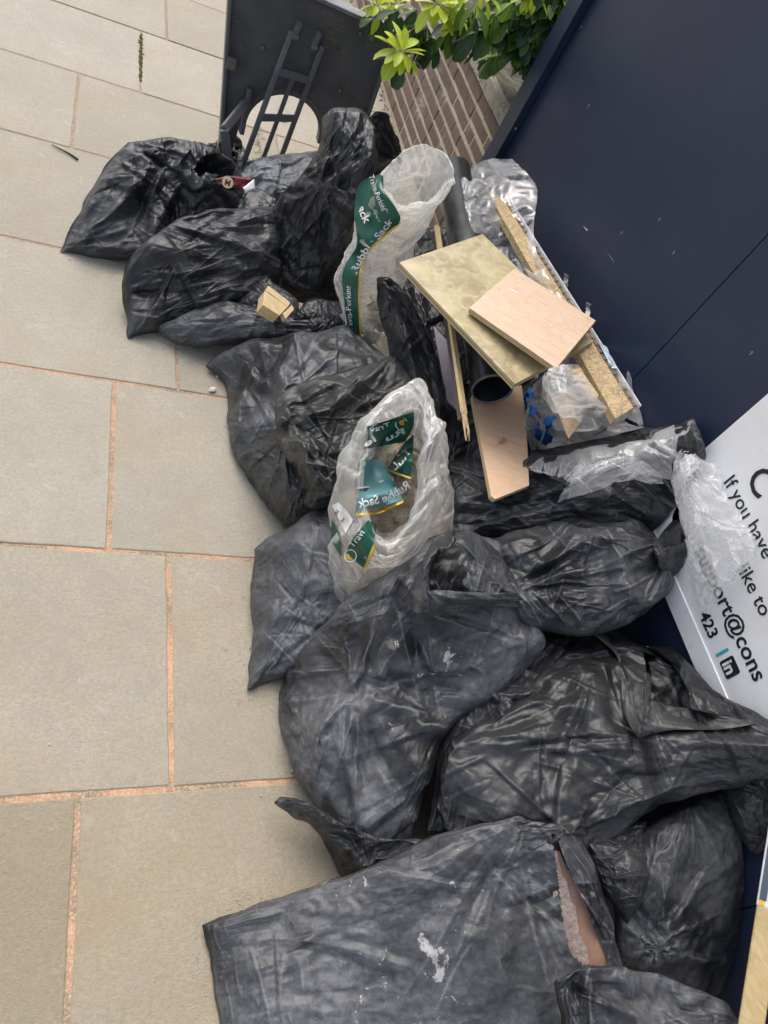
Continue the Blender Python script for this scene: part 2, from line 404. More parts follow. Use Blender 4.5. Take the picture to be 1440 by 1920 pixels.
def loft(name, rings, mat=None, parent=None, res=(60, 120), ex=.05, seed=0, lift=0., pull=.01, lo=.03, hi=.03, scale=1.2, fine=1.0, grid=None, edge=.1, floor=.004, cre=.5):
    """a tube of film through closed rings of points"""
    R = np.stack([smooth_line([pt(q, lift) for q in r], res[1], True) for r in rings])
    S = np.stack([smooth_line(R[:, j], res[0]) for j in range(res[1])], 1)
    S[..., 2] = np.maximum(S[..., 2], floor)
    X, N = crumple(S, ex, seed, True, pull, edge, lo, hi, scale, None, fine)
    X[..., 2] = np.maximum(X[..., 2], floor); X[..., 0] = np.minimum(X[..., 0], WALL_X - .006)
    if cre:
        rng = np.random.default_rng(seed); n, m = X.shape[:2]
        lu = np.linalg.norm(np.roll(S, -1, 1) - S, axis=-1).sum(1).mean(); lv = np.linalg.norm(S[1:] - S[:-1], axis=-1).sum(0).mean()
        a, b_2 = np.meshgrid(np.linspace(0, lv, n), np.linspace(0, lu, m, endpoint=False), indexing='ij')
        fade = np.clip(np.minimum(b_2, lu - b_2) / (.06 * lu), 0, 1)
        X = X + normals(X, True) * (tents(S, np.array([.1, .2, .97]), rng, (8, 34, 110), cre, (), np.stack([b_2, a], -1)) * fade)[..., None]
        X[..., 2] = np.maximum(X[..., 2], floor); X[..., 0] = np.minimum(X[..., 0], WALL_X - .006); N = normals(X, True)
    if grid is not None: grid.append((X, N))
    return link(name, film_mesh(name, X, N, True), mat, parent)

# ------------------------------------------------------------------ setting materials
def stone_mat(name, base, var=.5):
    M = NT(name); co = M.coord('Object'); oi = M.n('ObjectInfo'); rnd = oi.outputs['Random']
    a = M.noise(co, 2.6, 6, .6, .4); b = M.noise(co, 110, 6, .75); c = M.noise(co, 9, 5, .65, 1.0)
    col = M.mix(M.ramp(a, (.3, 0.), (.72, 1.)), tuple(k * .86 for k in base), tuple(k * q for k, q in zip(base, (1.12, 1.13, 1.15))))
    col = M.mix(M.math('MULTIPLY', rnd, .42), col, tuple(k * q for k, q in zip(base, (.80, .74, .64))))
    col = M.mix(M.math('MULTIPLY', M.ramp(b, (.38, 0.), (.62, 1.)), .52), col, tuple(k * .60 for k in base))
    # lime bloom and chalky scuffs
    sc_ = M.math('MULTIPLY', M.ramp(c, (.60, 0.), (.72, 1.)), M.ramp(M.noise(co, 3.1, 3), (.48, 0.), (.62, 1.)))
    col = M.mix(M.math('MULTIPLY', sc_, .75), col, (.62, .60, .56))
    st = M.noise(M.coord('Object', (9, 60, 1), (0, 0, .5)), 1.3, 4, .7, 2.0)
    col = M.mix(M.math('MULTIPLY', M.ramp(st, (.70, 0.), (.78, 1.)), M.ramp(M.noise(co, 4.2, 2), (.55, 0.), (.66, .55))), col, (.66, .64, .60))
    sp = M.n('TexVoronoi', i_Vector=co, i_Scale=38.0)
    col = M.mix(M.math('MULTIPLY', M.ramp(sp.outputs[0], (.05, .8), (.09, 0.)), M.ramp(M.noise(co, 13, 1), (.58, 0.), (.62, 1.))), col, (.6, .58, .54))
    brown = M.math('MULTIPLY', M.ramp(M.noise(co, 1.7, 4, .6, .8), (.48, 0.), (.70, 1.)), .55)
    col = M.mix(brown, col, (base[0] * .82, base[1] * .70, base[2] * .56))
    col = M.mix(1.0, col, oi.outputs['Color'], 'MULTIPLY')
    col = M.mix(M.math('MULTIPLY', M.ramp(M.noise(co, 19, 6, .7, .4), (.35, 1.), (.55, 0.)), .30), col, tuple(k * .72 for k in base))
    h = M.math('ADD', M.noise(co, 260, 4, .75), M.math('MULTIPLY', M.noise(co, 30, 6, .7), 1.0))
    M.bsdf(Base_Color=col, Roughness=.68, Normal=M.bump(h, .85, .0045), Specular_IOR_Level=.5); return M.m
m_slab = stone_mat('sandstone', (.50, .46, .372))
def joint_mat():
    M = NT('sand_joint'); co = M.coord('Object')
    c = M.mix(M.ramp(M.noise(co, 6, 4, .6), (.42, 0.), (.58, 1.)), (.27, .22, .155), (.60, .345, .205))
    far = M.n('SeparateXYZ'); M.set(far.inputs[0], co)
    c = M.mix(M.ramp(M.math('MULTIPLY', far.outputs[1], .25), (.28, 0.), (.55, .92)), c, (.27, .22, .165))
    g = M.noise(co, 230, 2); c = M.mix(M.ramp(g, (.45, 0.), (.65, .6)), c, (.76, .50, .33))
    M.bsdf(Base_Color=c, Roughness=.95, Normal=M.bump(M.noise(co, 190, 3), .8, .004)); return M.m
m_joint = joint_mat()
def plain(name, col, rough=.5, n=30., amp=.2, bump=.0, spec=.5, metal=0.):
    M = NT(name); co = M.coord('Object')
    c = M.mix(M.ramp(M.noise(co, n, 5, .6), (.3, 0.), (.7, 1.)), tuple(k * (1 - amp) for k in col), tuple(min(1, k * (1 + amp)) for k in col))
    kw = {}
    if bump: kw['Normal'] = M.bump(M.noise(co, n * 4, 4, .6), bump, .004)
    M.bsdf(Base_Color=c, Roughness=rough, Specular_IOR_Level=spec, Metallic=metal, **kw); return M.m

# ------------------------------------------------------------------ ground and pavement
b = MB(); b.add([(-3000, -3000, -.05), (3000, -3000, -.05), (3000, 3000, -.05), (-3000, 3000, -.05)], [(0, 1, 2, 3)])
g = b.build('ground', plain('earth', (.25, .23, .19), .9)); g['kind'] = 'structure'
b = MB(); b.add([(-2.6, -2.2, -.0028), (1.44, -2.2, -.0028), (1.44, 8.5, -.0028), (-2.6, 8.5, -.0028)], [(0, 1, 2, 3)])
pave = b.build('pavement', m_joint); pave['kind'] = 'structure'
rs = random.Random(4)
ROWS = [-2.05, -1.42, -.78, -.135, .423, .985, 1.537, 2.055, 2.603, 3.112, 3.622, 4.10, 4.62, 5.13, 5.65, 6.2, 6.7, 7.2, 7.8, 8.4]
JX = [.5, .1, -.4, .118, .296, .157, .329, .62, -.012, .2125, .320, .05, .4, .1, -.2, .3, 0, .3, .1]
for k in range(len(ROWS) - 1):
    y0, y1 = ROWS[k], ROWS[k + 1]; near = y1 < 2
    jw = .0058 if near else .0048; jh = .0056 if near else .0042
    xs = [JX[k]]
    while xs[-1] < 1.42: xs.append(xs[-1] + rs.choice((.62, .78, .9)))
    xs[-1] = 1.435
    while xs[0] > -2.4: xs.insert(0, xs[0] - rs.choice((.66, .80, .9)))
    for x0, x1 in zip(xs[:-1], xs[1:]):
        if x1 - x0 < .03: continue
        z = rs.uniform(-.0012, .0010); n = 9
        cx, cy = (x0 + x1) / 2, (y0 + y1) / 2; b = MB()
        # top outline with slightly uneven sawn edges and a worn arris
        def edge(a, bq, ins):
            out = []
            for q in range(n):
                t = q / n; x = a[0] + (bq[0] - a[0]) * t; y = a[1] + (bq[1] - a[1]) * t
                out.append([x - cx, y - cy])
            return out
        jy = rs.uniform(-.0015, .0015)
        c4 = [(x0 + jw, y0 + jh), (x1 - jw, y0 + jh + jy), (x1 - jw, y1 - jh + jy), (x0 + jw, y1 - jh)]
        ol = []
        for q in range(4): ol += edge(c4[q], c4[(q + 1) % 4], 0)
        ol = [(p[0] + rs.uniform(-.0011, .0011), p[1] + rs.uniform(-.0011, .0011)) for p in ol]; m_ = len(ol)
        tw = rs.uniform(-.0015, .0015), rs.uniform(-.0015, .0015)
        def zz(p): return z + p[0] * tw[0] + p[1] * tw[1]
        inn = [(p[0] * (1 - .005 / abs(x1 - x0)), p[1] * (1 - .005 / abs(y1 - y0))) for p in ol]
        vs = [(p[0], p[1], -.032) for p in ol] + [(p[0], p[1], zz(p) - .0018) for p in ol] + [(p[0], p[1], zz(p)) for p in inn] + [(0, 0, z)]
        fs = []
        for q in range(m_):
            r = (q + 1) % m_; fs += [(q, r, m_ + r, m_ + q), (m_ + q, m_ + r, 2 * m_ + r, 2 * m_ + q), (2 * m_ + q, 2 * m_ + r, 3 * m_)]
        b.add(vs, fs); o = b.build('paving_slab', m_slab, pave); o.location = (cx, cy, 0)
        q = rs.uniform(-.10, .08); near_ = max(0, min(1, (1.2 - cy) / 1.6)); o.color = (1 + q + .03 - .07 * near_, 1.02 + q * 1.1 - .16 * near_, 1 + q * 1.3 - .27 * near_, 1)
# moss in one joint, litter and bits on the slabs
m_moss = plain('moss', (.13, .14, .03), .9, 80., .5, .5)
b = MB(); rs = random.Random(8)
for _ in range(150):
    y = rs.uniform(3.20, 3.595); x = .2125 + rs.gauss(0, .0035); r = rs.uniform(.002, .006)
    b.tube([(x, y, -.006), (x + rs.gauss(0, .001), y, -.003 + r * .6), (x, y, -.001 + r)], [r, r * .9, r * .25], 5)
mo = b.build('moss', m_moss, None, True); mo['kind'] = 'stuff'; mo['label'] = 'strip of yellow-green moss in a far paving joint'; mo['category'] = 'moss'

# ------------------------------------------------------------------ brick wall with coping, planter soil
m_mort = plain('mortar', (.58, .49, .36), .95, 60, .2, .5)
def brick_mat():
    M = NT('brick'); co = M.coord('Object'); rnd = M.n('ObjectInfo').outputs['Random']; gg = M.n('NewGeometry').outputs['Position']
    c = M.ramp(rnd, (0., (.19, .130, .10)), (.3, (.23, .152, .115)), (.55, (.205, .152, .12)), (.8, (.16, .122, .10)), (1., (.25, .172, .128)))
    c = M.mix(M.ramp(M.noise(gg, 40, 5, .7), (.35, 0.), (.7, .55)), c, (.115, .082, .066))
    eff = M.math('MULTIPLY', M.ramp(M.noise(gg, 7, 3), (.56, 0.), (.70, 1.)), M.ramp(M.noise(gg, 45, 4, .7, .6), (.42, 0.), (.62, 1.)))
    c = M.mix(M.math('MULTIPLY', eff, .75), c, (.50, .48, .47))
    M.bsdf(Base_Color=c, Roughness=.9, Normal=M.bump(M.noise(gg, 110, 5, .7), .7, .004)); return M.m
m_brick = brick_mat()
WX = 1.412; PITCH = .0605; ZC = .572
wall = empty('brick_wall', (WX, 3.6, 0)); tag(wall, 'low brown brick wall with pale worn coping behind the plastic panel', 'wall')
def child(o, par):
    o.parent = par; o.matrix_parent_inverse = Matrix.Translation(par.location).inverted(); return o
b = MB(); b.box((WX + .0035, 2.516, -.03), (WX + .20, 7.4, ZC)); child(b.build('mortar_bed', m_mort), wall)
rs = random.Random(12); bm_cache = {}
def brick_mesh(kind, v):
    if (kind, v) in bm_cache: return bm_cache[(kind, v)]
    L = .197 if kind == 's' else .0945; b = MB(); r2 = random.Random(v * 7 + (kind == 's')); j = lambda a: r2.uniform(-a, a)
    nx = 6; ol = []
    for t in np.linspace(-1, 1, nx)[:-1]: ol.append((t * L / 2 + j(.001), -.0232 + j(.0012)))
    ol.append((L / 2 + j(.0012), -.0232)); ol.append((L / 2 + j(.0012), j(.003)))
    for t in np.linspace(1, -1, nx)[:-1]: ol.append((t * L / 2 + j(.001), .0232 + j(.0012)))
    ol.append((-L / 2 + j(.0012), .0232)); ol.append((-L / 2 + j(.0012), j(.003))); m_ = len(ol)
    vs = [(.03, p[0], p[1]) for p in ol] + [(.003, p[0], p[1]) for p in ol] + [(0, p[0] * (1 - .008 / L), p[1] * .86) for p in ol] + [(-.0008, 0, 0)]
    fs = []
    for q in range(m_):
        r = (q + 1) % m_; fs += [(q, m_ + q, m_ + r, r), (m_ + q, 2 * m_ + q, 2 * m_ + r, m_ + r), (2 * m_ + q, 3 * m_, 2 * m_ + r)]
    me = mesh_of('brick', vs, fs, False)
    me.materials.append(m_brick); bm_cache[(kind, v)] = me; return me
nb = 0
for row in range(9):
    z = .018 + row * PITCH + .0285; y = 2.53 - (.0 if row % 2 else 0); q = row % 2
    while y < (4.75 if nb < 290 else 2):
        kind = 's' if q % 2 == 0 else 'h'; L = .202 if kind == 's' else .100
        o = bpy.data.objects.new('brick', brick_mesh(kind, rs.randint(0, 4))); COL.objects.link(o); o.parent = wall
        o.location = (rs.uniform(-.003, .0025), y + L / 2 - 3.6 + rs.uniform(-.001, .001), z + rs.uniform(-.001, .001)); o.rotation_euler = (rs.uniform(-.012, .012), 0, rs.uniform(-.008, .008))
        y += L; q += 1; nb += 1
def coping_mat():
    M = NT('coping_stone'); co = M.coord('Object'); nz = M.n('NewGeometry').outputs['Normal']
    c = M.mix(M.ramp(M.noise(co, 18, 5, .65), (.3, 0.), (.7, 1.)), (.30, .27, .215), (.47, .43, .345))
    c = M.mix(M.math('MULTIPLY', M.ramp(M.noise(co, 26, 6, .75, .5), (.50, 0.), (.60, 1.)), M.ramp(M.noise(co, 5, 3), (.40, 0.), (.55, 1.))), c, (.045, .048, .025))
    up_ = M.n('SeparateXYZ'); M.set(up_.inputs[0], nz)
    c = M.mix(M.math('MULTIPLY', M.ramp(up_.outputs[2], (.80, 0.), (.95, 1.)), M.ramp(M.noise(co, 22, 6, .75), (.30, .35), (.55, .92))), c, (.075, .072, .045))
    M.bsdf(Base_Color=c, Roughness=.95, Normal=M.bump(M.noise(co, 80, 5, .7), .8, .006)); return M.m
m_cop = coping_mat(); y = 2.518
for L in (.93, .90, .92, .90, .92, .5):
    b = MB(); x0, x1 = WX - .022, WX + .215
    prof_ = [(x0, ZC + .001), (x0, ZC + .052), (x0 + .016, ZC + .066), ((x0 + x1) / 2, ZC + .072), (x1 - .012, ZC + .066), (x1, ZC + .001)]
    n = 14; vs = []; r2 = random.Random(int(y * 10))
    for i in range(n + 1):
        yy = y + .003 + (L - .006) * i / n
        vs += [(p[0] + r2.uniform(-.0018, .0018), yy, p[1] + r2.uniform(-.0015, .0015)) for p in prof_]
    fs = [(i * 6 + k, i * 6 + (k + 1) % 6, i * 6 + 6 + (k + 1) % 6, i * 6 + 6 + k) for i in range(n) for k in range(6)] + [tuple(range(6)), tuple(n * 6 + k for k in range(5, -1, -1))]
    b.add(vs, fs); child(b.build('coping', m_cop), wall); y += L
m_soil = plain('soil', (.045, .035, .026), .95, 40, .5, .8)
b = MB(); b.add([(WX + .19, 2.52, .50), (3.4, 2.52, .50), (3.4, 7.4, .50), (WX + .19, 7.4, .50)], [(0, 1, 2, 3)])
o = b.build('planting_bed', m_soil); o['kind'] = 'structure'
# sandy crumbs at the foot of the wall
b = MB(); rs = random.Random(3)
for _ in range(260):
    y = rs.uniform(3.1, 5.0); x = WX - abs(rs.gauss(0, .018)); r = rs.uniform(.002, .009)
    p = np.array([x, y, r * .3]); b.add([p + np.array([rs.uniform(-r, r), rs.uniform(-r, r), s_ * r * .7]) for s_ in (-1, -1, -1, 1, 1, 1)], [(0, 1, 2), (3, 4, 5), (0, 1, 4, 3), (1, 2, 5, 4), (2, 0, 3, 5)])
o = b.build('mortar_crumbs', plain('crumbs', (.45, .36, .25), .95)); o['kind'] = 'stuff'; o['label'] = 'loose sandy mortar crumbs along the foot of the brick wall'; o['category'] = 'crumbs'

# ------------------------------------------------------------------ hoarding and its sign
def navy_mat():
    M = NT('navy_paint'); co = M.coord('Object')
    gr = M.noise(M.coord('Object', (1, 90, 5)), 2.0, 5, .6, .4)
    c = M.mix(M.ramp(M.noise(co, 3, 5, .6), (.3, 0.), (.7, 1.)), (.0125, .021, .050), (.019, .030, .064))
    c = M.mix(M.math('MULTIPLY', M.ramp(M.noise(co, 2.3, 3), (.58, 0.), (.75, 1.)), .5), c, (.028, .034, .055))
    sm = M.math('MULTIPLY', M.ramp(M.noise(M.coord('Object', (1, 30, 9), (.6, 0, 0)), 3, 4, .7, 1.5), (.74, 0.), (.82, 1.)), .25)
    c = M.mix(sm, c, (.10, .11, .13))
    M.bsdf(Base_Color=c, Roughness=M.math('ADD', M.math('MULTIPLY', gr, .2), .36), Normal=M.bump(M.math('ADD', gr, M.math('MULTIPLY', M.noise(co, 160, 3), .4)), .22, .004), Specular_IOR_Level=.42); return M.m
m_navy = navy_mat()
hoard = empty('hoarding', (WALL_X, .6, 0)); tag(hoard, 'dark navy painted plywood hoarding beside the rubbish heap', 'hoarding')
HT = 2.25
for y0, y1 in ((1.2467, 2.47), (.0232, 1.2443), (-1.2, .0208), (-2.2, -1.2022)):
    b = MB(); b.box((WALL_X, y0, .0), (WALL_X + .018, y1, HT)); child(b.build('panel', m_navy, bevel=.0012, seg=1), hoard)
b = MB(); b.box((WALL_X - .030, 2.425, .0), (WALL_X - .001, 2.512, HT)); child(b.build('edge_batten', m_navy, bevel=.002), hoard)
for ys_ in (1.2455, .022, -1.201):
    b = MB(); b.box((WALL_X + .0184, ys_ - .03, .0), (WALL_X + .06, ys_ + .03, HT)); child(b.build('post', m_navy), hoard)  # unseen backing added to stop sky light showing through the panel seams
b = MB(); b.box((WALL_X + .0185, 2.44, .0), (WALL_X + .06, 2.505, HT)); child(b.build('post', m_navy), hoard)
m_screw = plain('screw', (.22, .22, .22), .5, metal=.6); m_chip = plain('chipped_paint', (.50, .49, .46), .8)
for px, py in ((1090, 50), (967, 241), (1104, 198), (1237, 411), (1166, 436), (1264, 473), (1410, 661)):
    p = at_x(px, py, WALL_X); bx = WALL_X - (.0305 if p[1] > 2.425 else .0005); p = at_x(px, py, bx)
    b = MB(); b.tube([(bx, p[1], p[2]), (bx - .0012, p[1], p[2])], [.0036, .003], 9); child(b.build('screw', m_screw), hoard)
    b = MB(); b.add([(bx - .0006, p[1] + .001, p[2] - .004), (bx - .0006, p[1] - .0018, p[2] - .0048), (bx - .0006, p[1] - .001, p[2] - .0065), (bx - .0006, p[1] + .001, p[2] - .006)], [(0, 1, 2, 3)]); child(b.build('paint_chip', m_chip), hoard)
for q in (((1093, 423), (1103, 431), (1100, 433)), ((1136, 471), (1143, 480), (1152, 493), (1147, 484))):
    b = MB(); b.add([at_x(px, py, WALL_X - .0006) for px, py in q], [tuple(range(len(q)))]); child(b.build('scratch', m_chip), hoard)

def text_mesh(s, bold=0.0):
    cu = bpy.data.curves.new('txt', 'FONT'); cu.body = s; cu.offset = bold; cu.resolution_u = 3
    o = bpy.data.objects.new('txt', cu); COL.objects.link(o); dg = bpy.context.evaluated_depsgraph_get()
    me = bpy.data.meshes.new_from_object(o.evaluated_get(dg)); V = np.array([v.co[:] for v in me.vertices]); F = [tuple(p.vertices) for p in me.polygons]
    bpy.data.objects.remove(o); bpy.data.curves.remove(cu); bpy.data.meshes.remove(me); return V, F
def sign_mat():
    M = NT('sign_white'); co = M.coord('Object')
    c = M.mix(M.ramp(M.noise(co, 4, 5, .65, .5), (.45, 0.), (.72, 1.)), (.88, .88, .88), (.79, .785, .77))
    c = M.mix(M.math('MULTIPLY', M.ramp(M.noise(co, 30, 5, .75, 1.), (.62, 0.), (.74, 1.)), .45), c, (.50, .47, .42))
    M.bsdf(Base_Color=c, Roughness=.38, Normal=M.bump(M.noise(co, 7, 2), .12, .02)); return M.m
sx = WALL_X - .006; s0 = at_x(1307, 855, sx); s1 = at_x(1251.7, 1114.7, sx)
sign = empty('notice_board', (sx, s0[1], s1[2])); tag(sign, 'white notice board with black lettering fixed to the navy hoarding', 'sign')
ys, zs = s0[1] + .002, s1[2] - .008
b = MB(); b.box((sx, -1.6, zs + .047), (sx + .0045, ys, 1.62)); child(b.build('board', sign_mat(), bevel=.0008, seg=1), sign)
b = MB(); b.box((sx - .0035, -1.6, zs), (sx + .002, ys - .004, zs + .050)); child(b.build('bottom_lip', bpy.data.materials['sign_white'], bevel=.0012), sign)
m_ink = plain('black_ink', (.012, .012, .015), .45); m_teal = plain('teal_ink', (.03, .42, .42), .45); m_paper = plain('white_ink', (.8, .8, .8), .5)
def sign_text(s, y, z, cap, bold=.0, mat=None):
    V, F = text_mesh(s, bold); k = cap / .72; x = V[:, 0] - V[:, 0].min()
    P = np.stack([np.full(len(V), sx - .0012), y - x * k, z + V[:, 1] * k], 1)
    return child(link('lettering', mesh_of('lettering', P, [f[::-1] for f in F], False), mat or m_ink), sign)
sign_text('C', .800, .765, .062, .012); sign_text('If you have', .828, .714, .034, .008); sign_text('like to', .640, .648, .034, .008)
sign_text('support@cons', .733, .566, .0385, .016); sign_text('423', .600, .506, .030, .024)
b = MB(); b.box((sx - .0012, .503, .504), (sx - .0002, .4965, .541)); child(b.build('divider_bar', m_teal), sign)
# rounded black badge with white letters
def rrect(y0, y1, z0, z1, r, x, n=5):
    out = []
    for cy, cz, a0 in ((y1 - r, z1 - r, 0), (y0 + r, z1 - r, 90), (y0 + r, z0 + r, 180), (y1 - r, z0 + r, 270)):
        for k in range(n + 1): a = math.radians(a0 + 90 * k / n); out.append((x, cy + r * math.cos(a), cz + r * math.sin(a)))
    return out
R = rrect(.443, .484, .5045, .545, .005, sx - .0012); bd = child(link('badge', mesh_of('badge', R, [tuple(range(len(R)))], False), m_ink), sign)
V, F = text_mesh('in', .03); k = .040; x = V[:, 0] - V[:, 0].min()
o = link('lettering', mesh_of('lettering', np.stack([np.full(len(V), sx - .0018), .4775 - x * k * 1.0, .5105 + V[:, 1] * k], 1), [f[::-1] for f in F], False), m_paper); o.parent = bd

# ------------------------------------------------------------------ shrub
def leaf_mat(name, a, b_, tr):
    M = NT(name); rnd = M.n('ObjectInfo').outputs['Random']; uvc = M.coord('Generated')
    c = M.mix(rnd, a, b_); x = M.n('SeparateXYZ'); M.set(x.inputs[0], uvc)
    rib = M.ramp(M.math('ABSOLUTE', M.math('SUBTRACT', x.outputs[1], .5)), (.0, .0), (.035, 1.))
    c = M.mix(rib, tuple(min(1, k * 1.5) for k in b_), c)
    p = M.n('BsdfPrincipled'); M.set(p.inputs['Base Color'], c); p.inputs['Roughness'].default_value = .38
    t = M.n('BsdfTranslucent'); M.set(t.inputs[0], M.mix(.5, c, tuple(min(1, k * 1.6) for k in b_)))
    ms = M.n('MixShader'); ms.inputs[0].default_value = tr; M.t.links.new(p.outputs[0], ms.inputs[1]); M.t.links.new(t.outputs[0], ms.inputs[2]); M.t.links.new(ms.outputs[0], M.out.inputs[0]); return M.m
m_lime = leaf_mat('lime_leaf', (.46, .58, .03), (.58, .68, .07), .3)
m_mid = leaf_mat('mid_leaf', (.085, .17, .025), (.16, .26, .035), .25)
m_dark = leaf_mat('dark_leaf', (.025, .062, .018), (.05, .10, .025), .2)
def leaf_mesh(mat, droop, fold):
    L, W = 1.0, .50; n = 7; vs = []; fs = []
    for i in range(n + 1):
        t = i / n; wd = W * float(np.interp(t, [0, .14, .3, .45, .6, .75, .88, 1], [.06, .34, .62, .86, 1, .97, .74, .24]))
        z = -droop * t * t; vs += [(t * L, -wd / 2, z + fold * wd), (t * L, 0, z), (t * L, wd / 2, z + fold * wd)]
    for i in range(n): fs += [(3 * i, 3 * i + 3, 3 * i + 4, 3 * i + 1), (3 * i + 1, 3 * i + 4, 3 * i + 5, 3 * i + 2)]
    me = mesh_of('leaf', vs, fs); me.materials.append(mat); return me
LM = {k: [leaf_mesh(m, d, f) for d, f in ((.10, .15), (.28, .12), (.45, .2))] for k, m in (('lime', m_lime), ('mid', m_mid), ('dark', m_dark))}
shrub = empty('shrub', (1.75, 3.1, .5)); tag(shrub, 'green shrub with lime leaf tips hanging over the brick wall', 'shrub')
rs = random.Random(21); nleaf = 0; stuff_leaves = []
def put_leaf(p, d, size, kind, roll=0.):
    global nleaf
    d = Vector(d).normalized(); q = d.to_track_quat('X', 'Z')
    me = rs.choice(LM[kind]); mw = Matrix.Translation(Vector(p)) @ q.to_matrix().to_4x4() @ Matrix.Rotation(roll, 4, 'X') @ Matrix.Diagonal((size, size * rs.uniform(.8, 1.1), size, 1))
    if nleaf < 300:
        o = bpy.data.objects.new('leaf', me); COL.objects.link(o); o.parent = shrub; o.matrix_world = Matrix.Translation(-shrub.location) @ mw
        o.matrix_basis = Matrix.Translation(-shrub.location) @ mw; nleaf += 1
    else: stuff_leaves.append((mw, me, kind))
def at_d(px, py, d): return CAMP + ray(px, py) * d
def at_s(px, py, d):
    v = ray(px, py); d = max(d, 2.63 / v[1]) if px > 900 else d; return CAMP + v * d
def rosette(px, py, d, size, kind, n, tilt=.5, down=0.):
    c = at_s(px, py, d); a0 = rs.uniform(0, 6.28); ax = -ray(px, py) * .8 + np.array([0, 0, .5 - down]); ax = Vector(ax).normalized()
    e1 = ax.orthogonal().normalized(); e2 = ax.cross(e1)
    for k in range(n):
        a = a0 + k * 2.4; sp = tilt + .75 * (k / n); dd = (e1 * math.cos(a) + e2 * math.sin(a)) * sp + ax * (1.15 - sp) + Vector((0, 0, -down))
        put_leaf(np.array(c) + np.array(dd) * size * .08, dd, size * rs.uniform(.75, 1.1) * (.7 + .4 * k / n), kind, rs.uniform(-.4, .4))
def trio(px, py, d, size, kind, dirv):
    c = at_s(px, py, d); up = Vector(-ray(px, py)); dv = Vector(dirv).normalized(); sd_ = dv.cross(up).normalized()
    for a in (-.75, 0, .75): put_leaf(c, dv * math.cos(a) + sd_ * math.sin(a) + up * rs.uniform(-.25, .25), size * rs.uniform(.85, 1.1), kind, rs.uniform(-.5, .5))
DN = np.array([-.35, -.25, -.9])
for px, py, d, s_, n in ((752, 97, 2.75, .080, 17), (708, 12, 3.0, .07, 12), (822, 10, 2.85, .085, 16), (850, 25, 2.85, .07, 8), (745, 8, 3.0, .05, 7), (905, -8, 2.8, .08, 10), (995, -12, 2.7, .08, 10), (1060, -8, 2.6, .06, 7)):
    rosette(px, py, d, s_, 'lime', n)
for px, py, d, s_ in ((930, 25, 2.72, .085), (952, 40, 2.7, .085), (915, 55, 2.75, .08), (968, 62, 2.72, .08), (985, 10, 2.72, .075), (870, 5, 2.8, .08), (1060, 18, 2.6, .075), (893, 10, 2.75, .085), (840, 60, 2.85, .075), (1015, 2, 2.7, .08), (960, 5, 2.75, .08), (796, 66, 2.85, .05)):
    trio(px, py, d, s_, 'mid', DN + np.array([rs.uniform(-.5, .5), rs.uniform(-.4, .4), 0]))
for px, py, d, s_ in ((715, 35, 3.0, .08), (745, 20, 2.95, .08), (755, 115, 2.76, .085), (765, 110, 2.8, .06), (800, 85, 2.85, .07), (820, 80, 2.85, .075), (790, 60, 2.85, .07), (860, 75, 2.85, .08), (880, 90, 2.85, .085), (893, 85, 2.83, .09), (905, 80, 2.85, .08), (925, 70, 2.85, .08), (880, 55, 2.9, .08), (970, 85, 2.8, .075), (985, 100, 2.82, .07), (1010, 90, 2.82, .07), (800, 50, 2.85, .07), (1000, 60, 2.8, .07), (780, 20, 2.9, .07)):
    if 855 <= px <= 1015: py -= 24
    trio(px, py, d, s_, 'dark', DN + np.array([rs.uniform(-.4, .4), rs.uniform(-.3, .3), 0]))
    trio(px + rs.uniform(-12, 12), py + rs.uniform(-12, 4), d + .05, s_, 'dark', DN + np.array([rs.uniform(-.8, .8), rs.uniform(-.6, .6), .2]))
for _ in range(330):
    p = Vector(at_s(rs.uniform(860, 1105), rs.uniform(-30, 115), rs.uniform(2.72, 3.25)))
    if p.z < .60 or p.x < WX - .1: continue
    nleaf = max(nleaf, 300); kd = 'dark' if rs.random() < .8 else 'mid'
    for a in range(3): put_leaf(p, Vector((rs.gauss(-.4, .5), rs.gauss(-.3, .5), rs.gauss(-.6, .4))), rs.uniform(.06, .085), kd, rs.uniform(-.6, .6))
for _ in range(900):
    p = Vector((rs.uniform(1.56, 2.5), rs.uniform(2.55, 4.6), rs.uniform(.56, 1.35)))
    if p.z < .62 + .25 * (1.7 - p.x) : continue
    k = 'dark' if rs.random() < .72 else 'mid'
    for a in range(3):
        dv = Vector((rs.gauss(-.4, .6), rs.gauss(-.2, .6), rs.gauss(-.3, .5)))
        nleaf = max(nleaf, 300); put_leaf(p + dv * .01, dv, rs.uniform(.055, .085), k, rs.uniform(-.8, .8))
for kind, mat in (('mid', m_mid), ('dark', m_dark), ('lime', m_lime)):
    b = MB()
    for mw, me, kk in stuff_leaves:
        if kk != kind: continue
        b.add([mw @ v.co for v in me.vertices], [tuple(p.vertices) for p in me.polygons])
    if b.v:
        o = child(b.build('foliage', mat, None, True), shrub); o['kind'] = 'stuff'
m_twig = plain('twig', (.09, .065, .045), .85, 50, .3, .4)
for pts in (((1.75, 3.0, .5), (1.60, 2.85, .72), (1.42, 2.65, .80)), ((1.8, 3.2, .5), (1.55, 3.2, .8), (1.25, 3.1, .78), (1.12, 2.95, .72)), ((1.75, 3.5, .5), (1.5, 3.6, .85), (1.2, 3.55, .85)), ((1.7, 2.8, .5), (1.65, 2.7, .8), (1.62, 2.6, 1.05)), ((1.9, 3.0, .5), (1.95, 2.8, .9), (1.9, 2.7, 1.2)), ((1.72, 2.75, .50), (1.60, 2.62, .62))):
    b = MB(); b.tube(smooth_line(pts, 9), np.linspace(.009, .003, 9), 6); child(b.build('branch', m_twig, None, True), shrub)

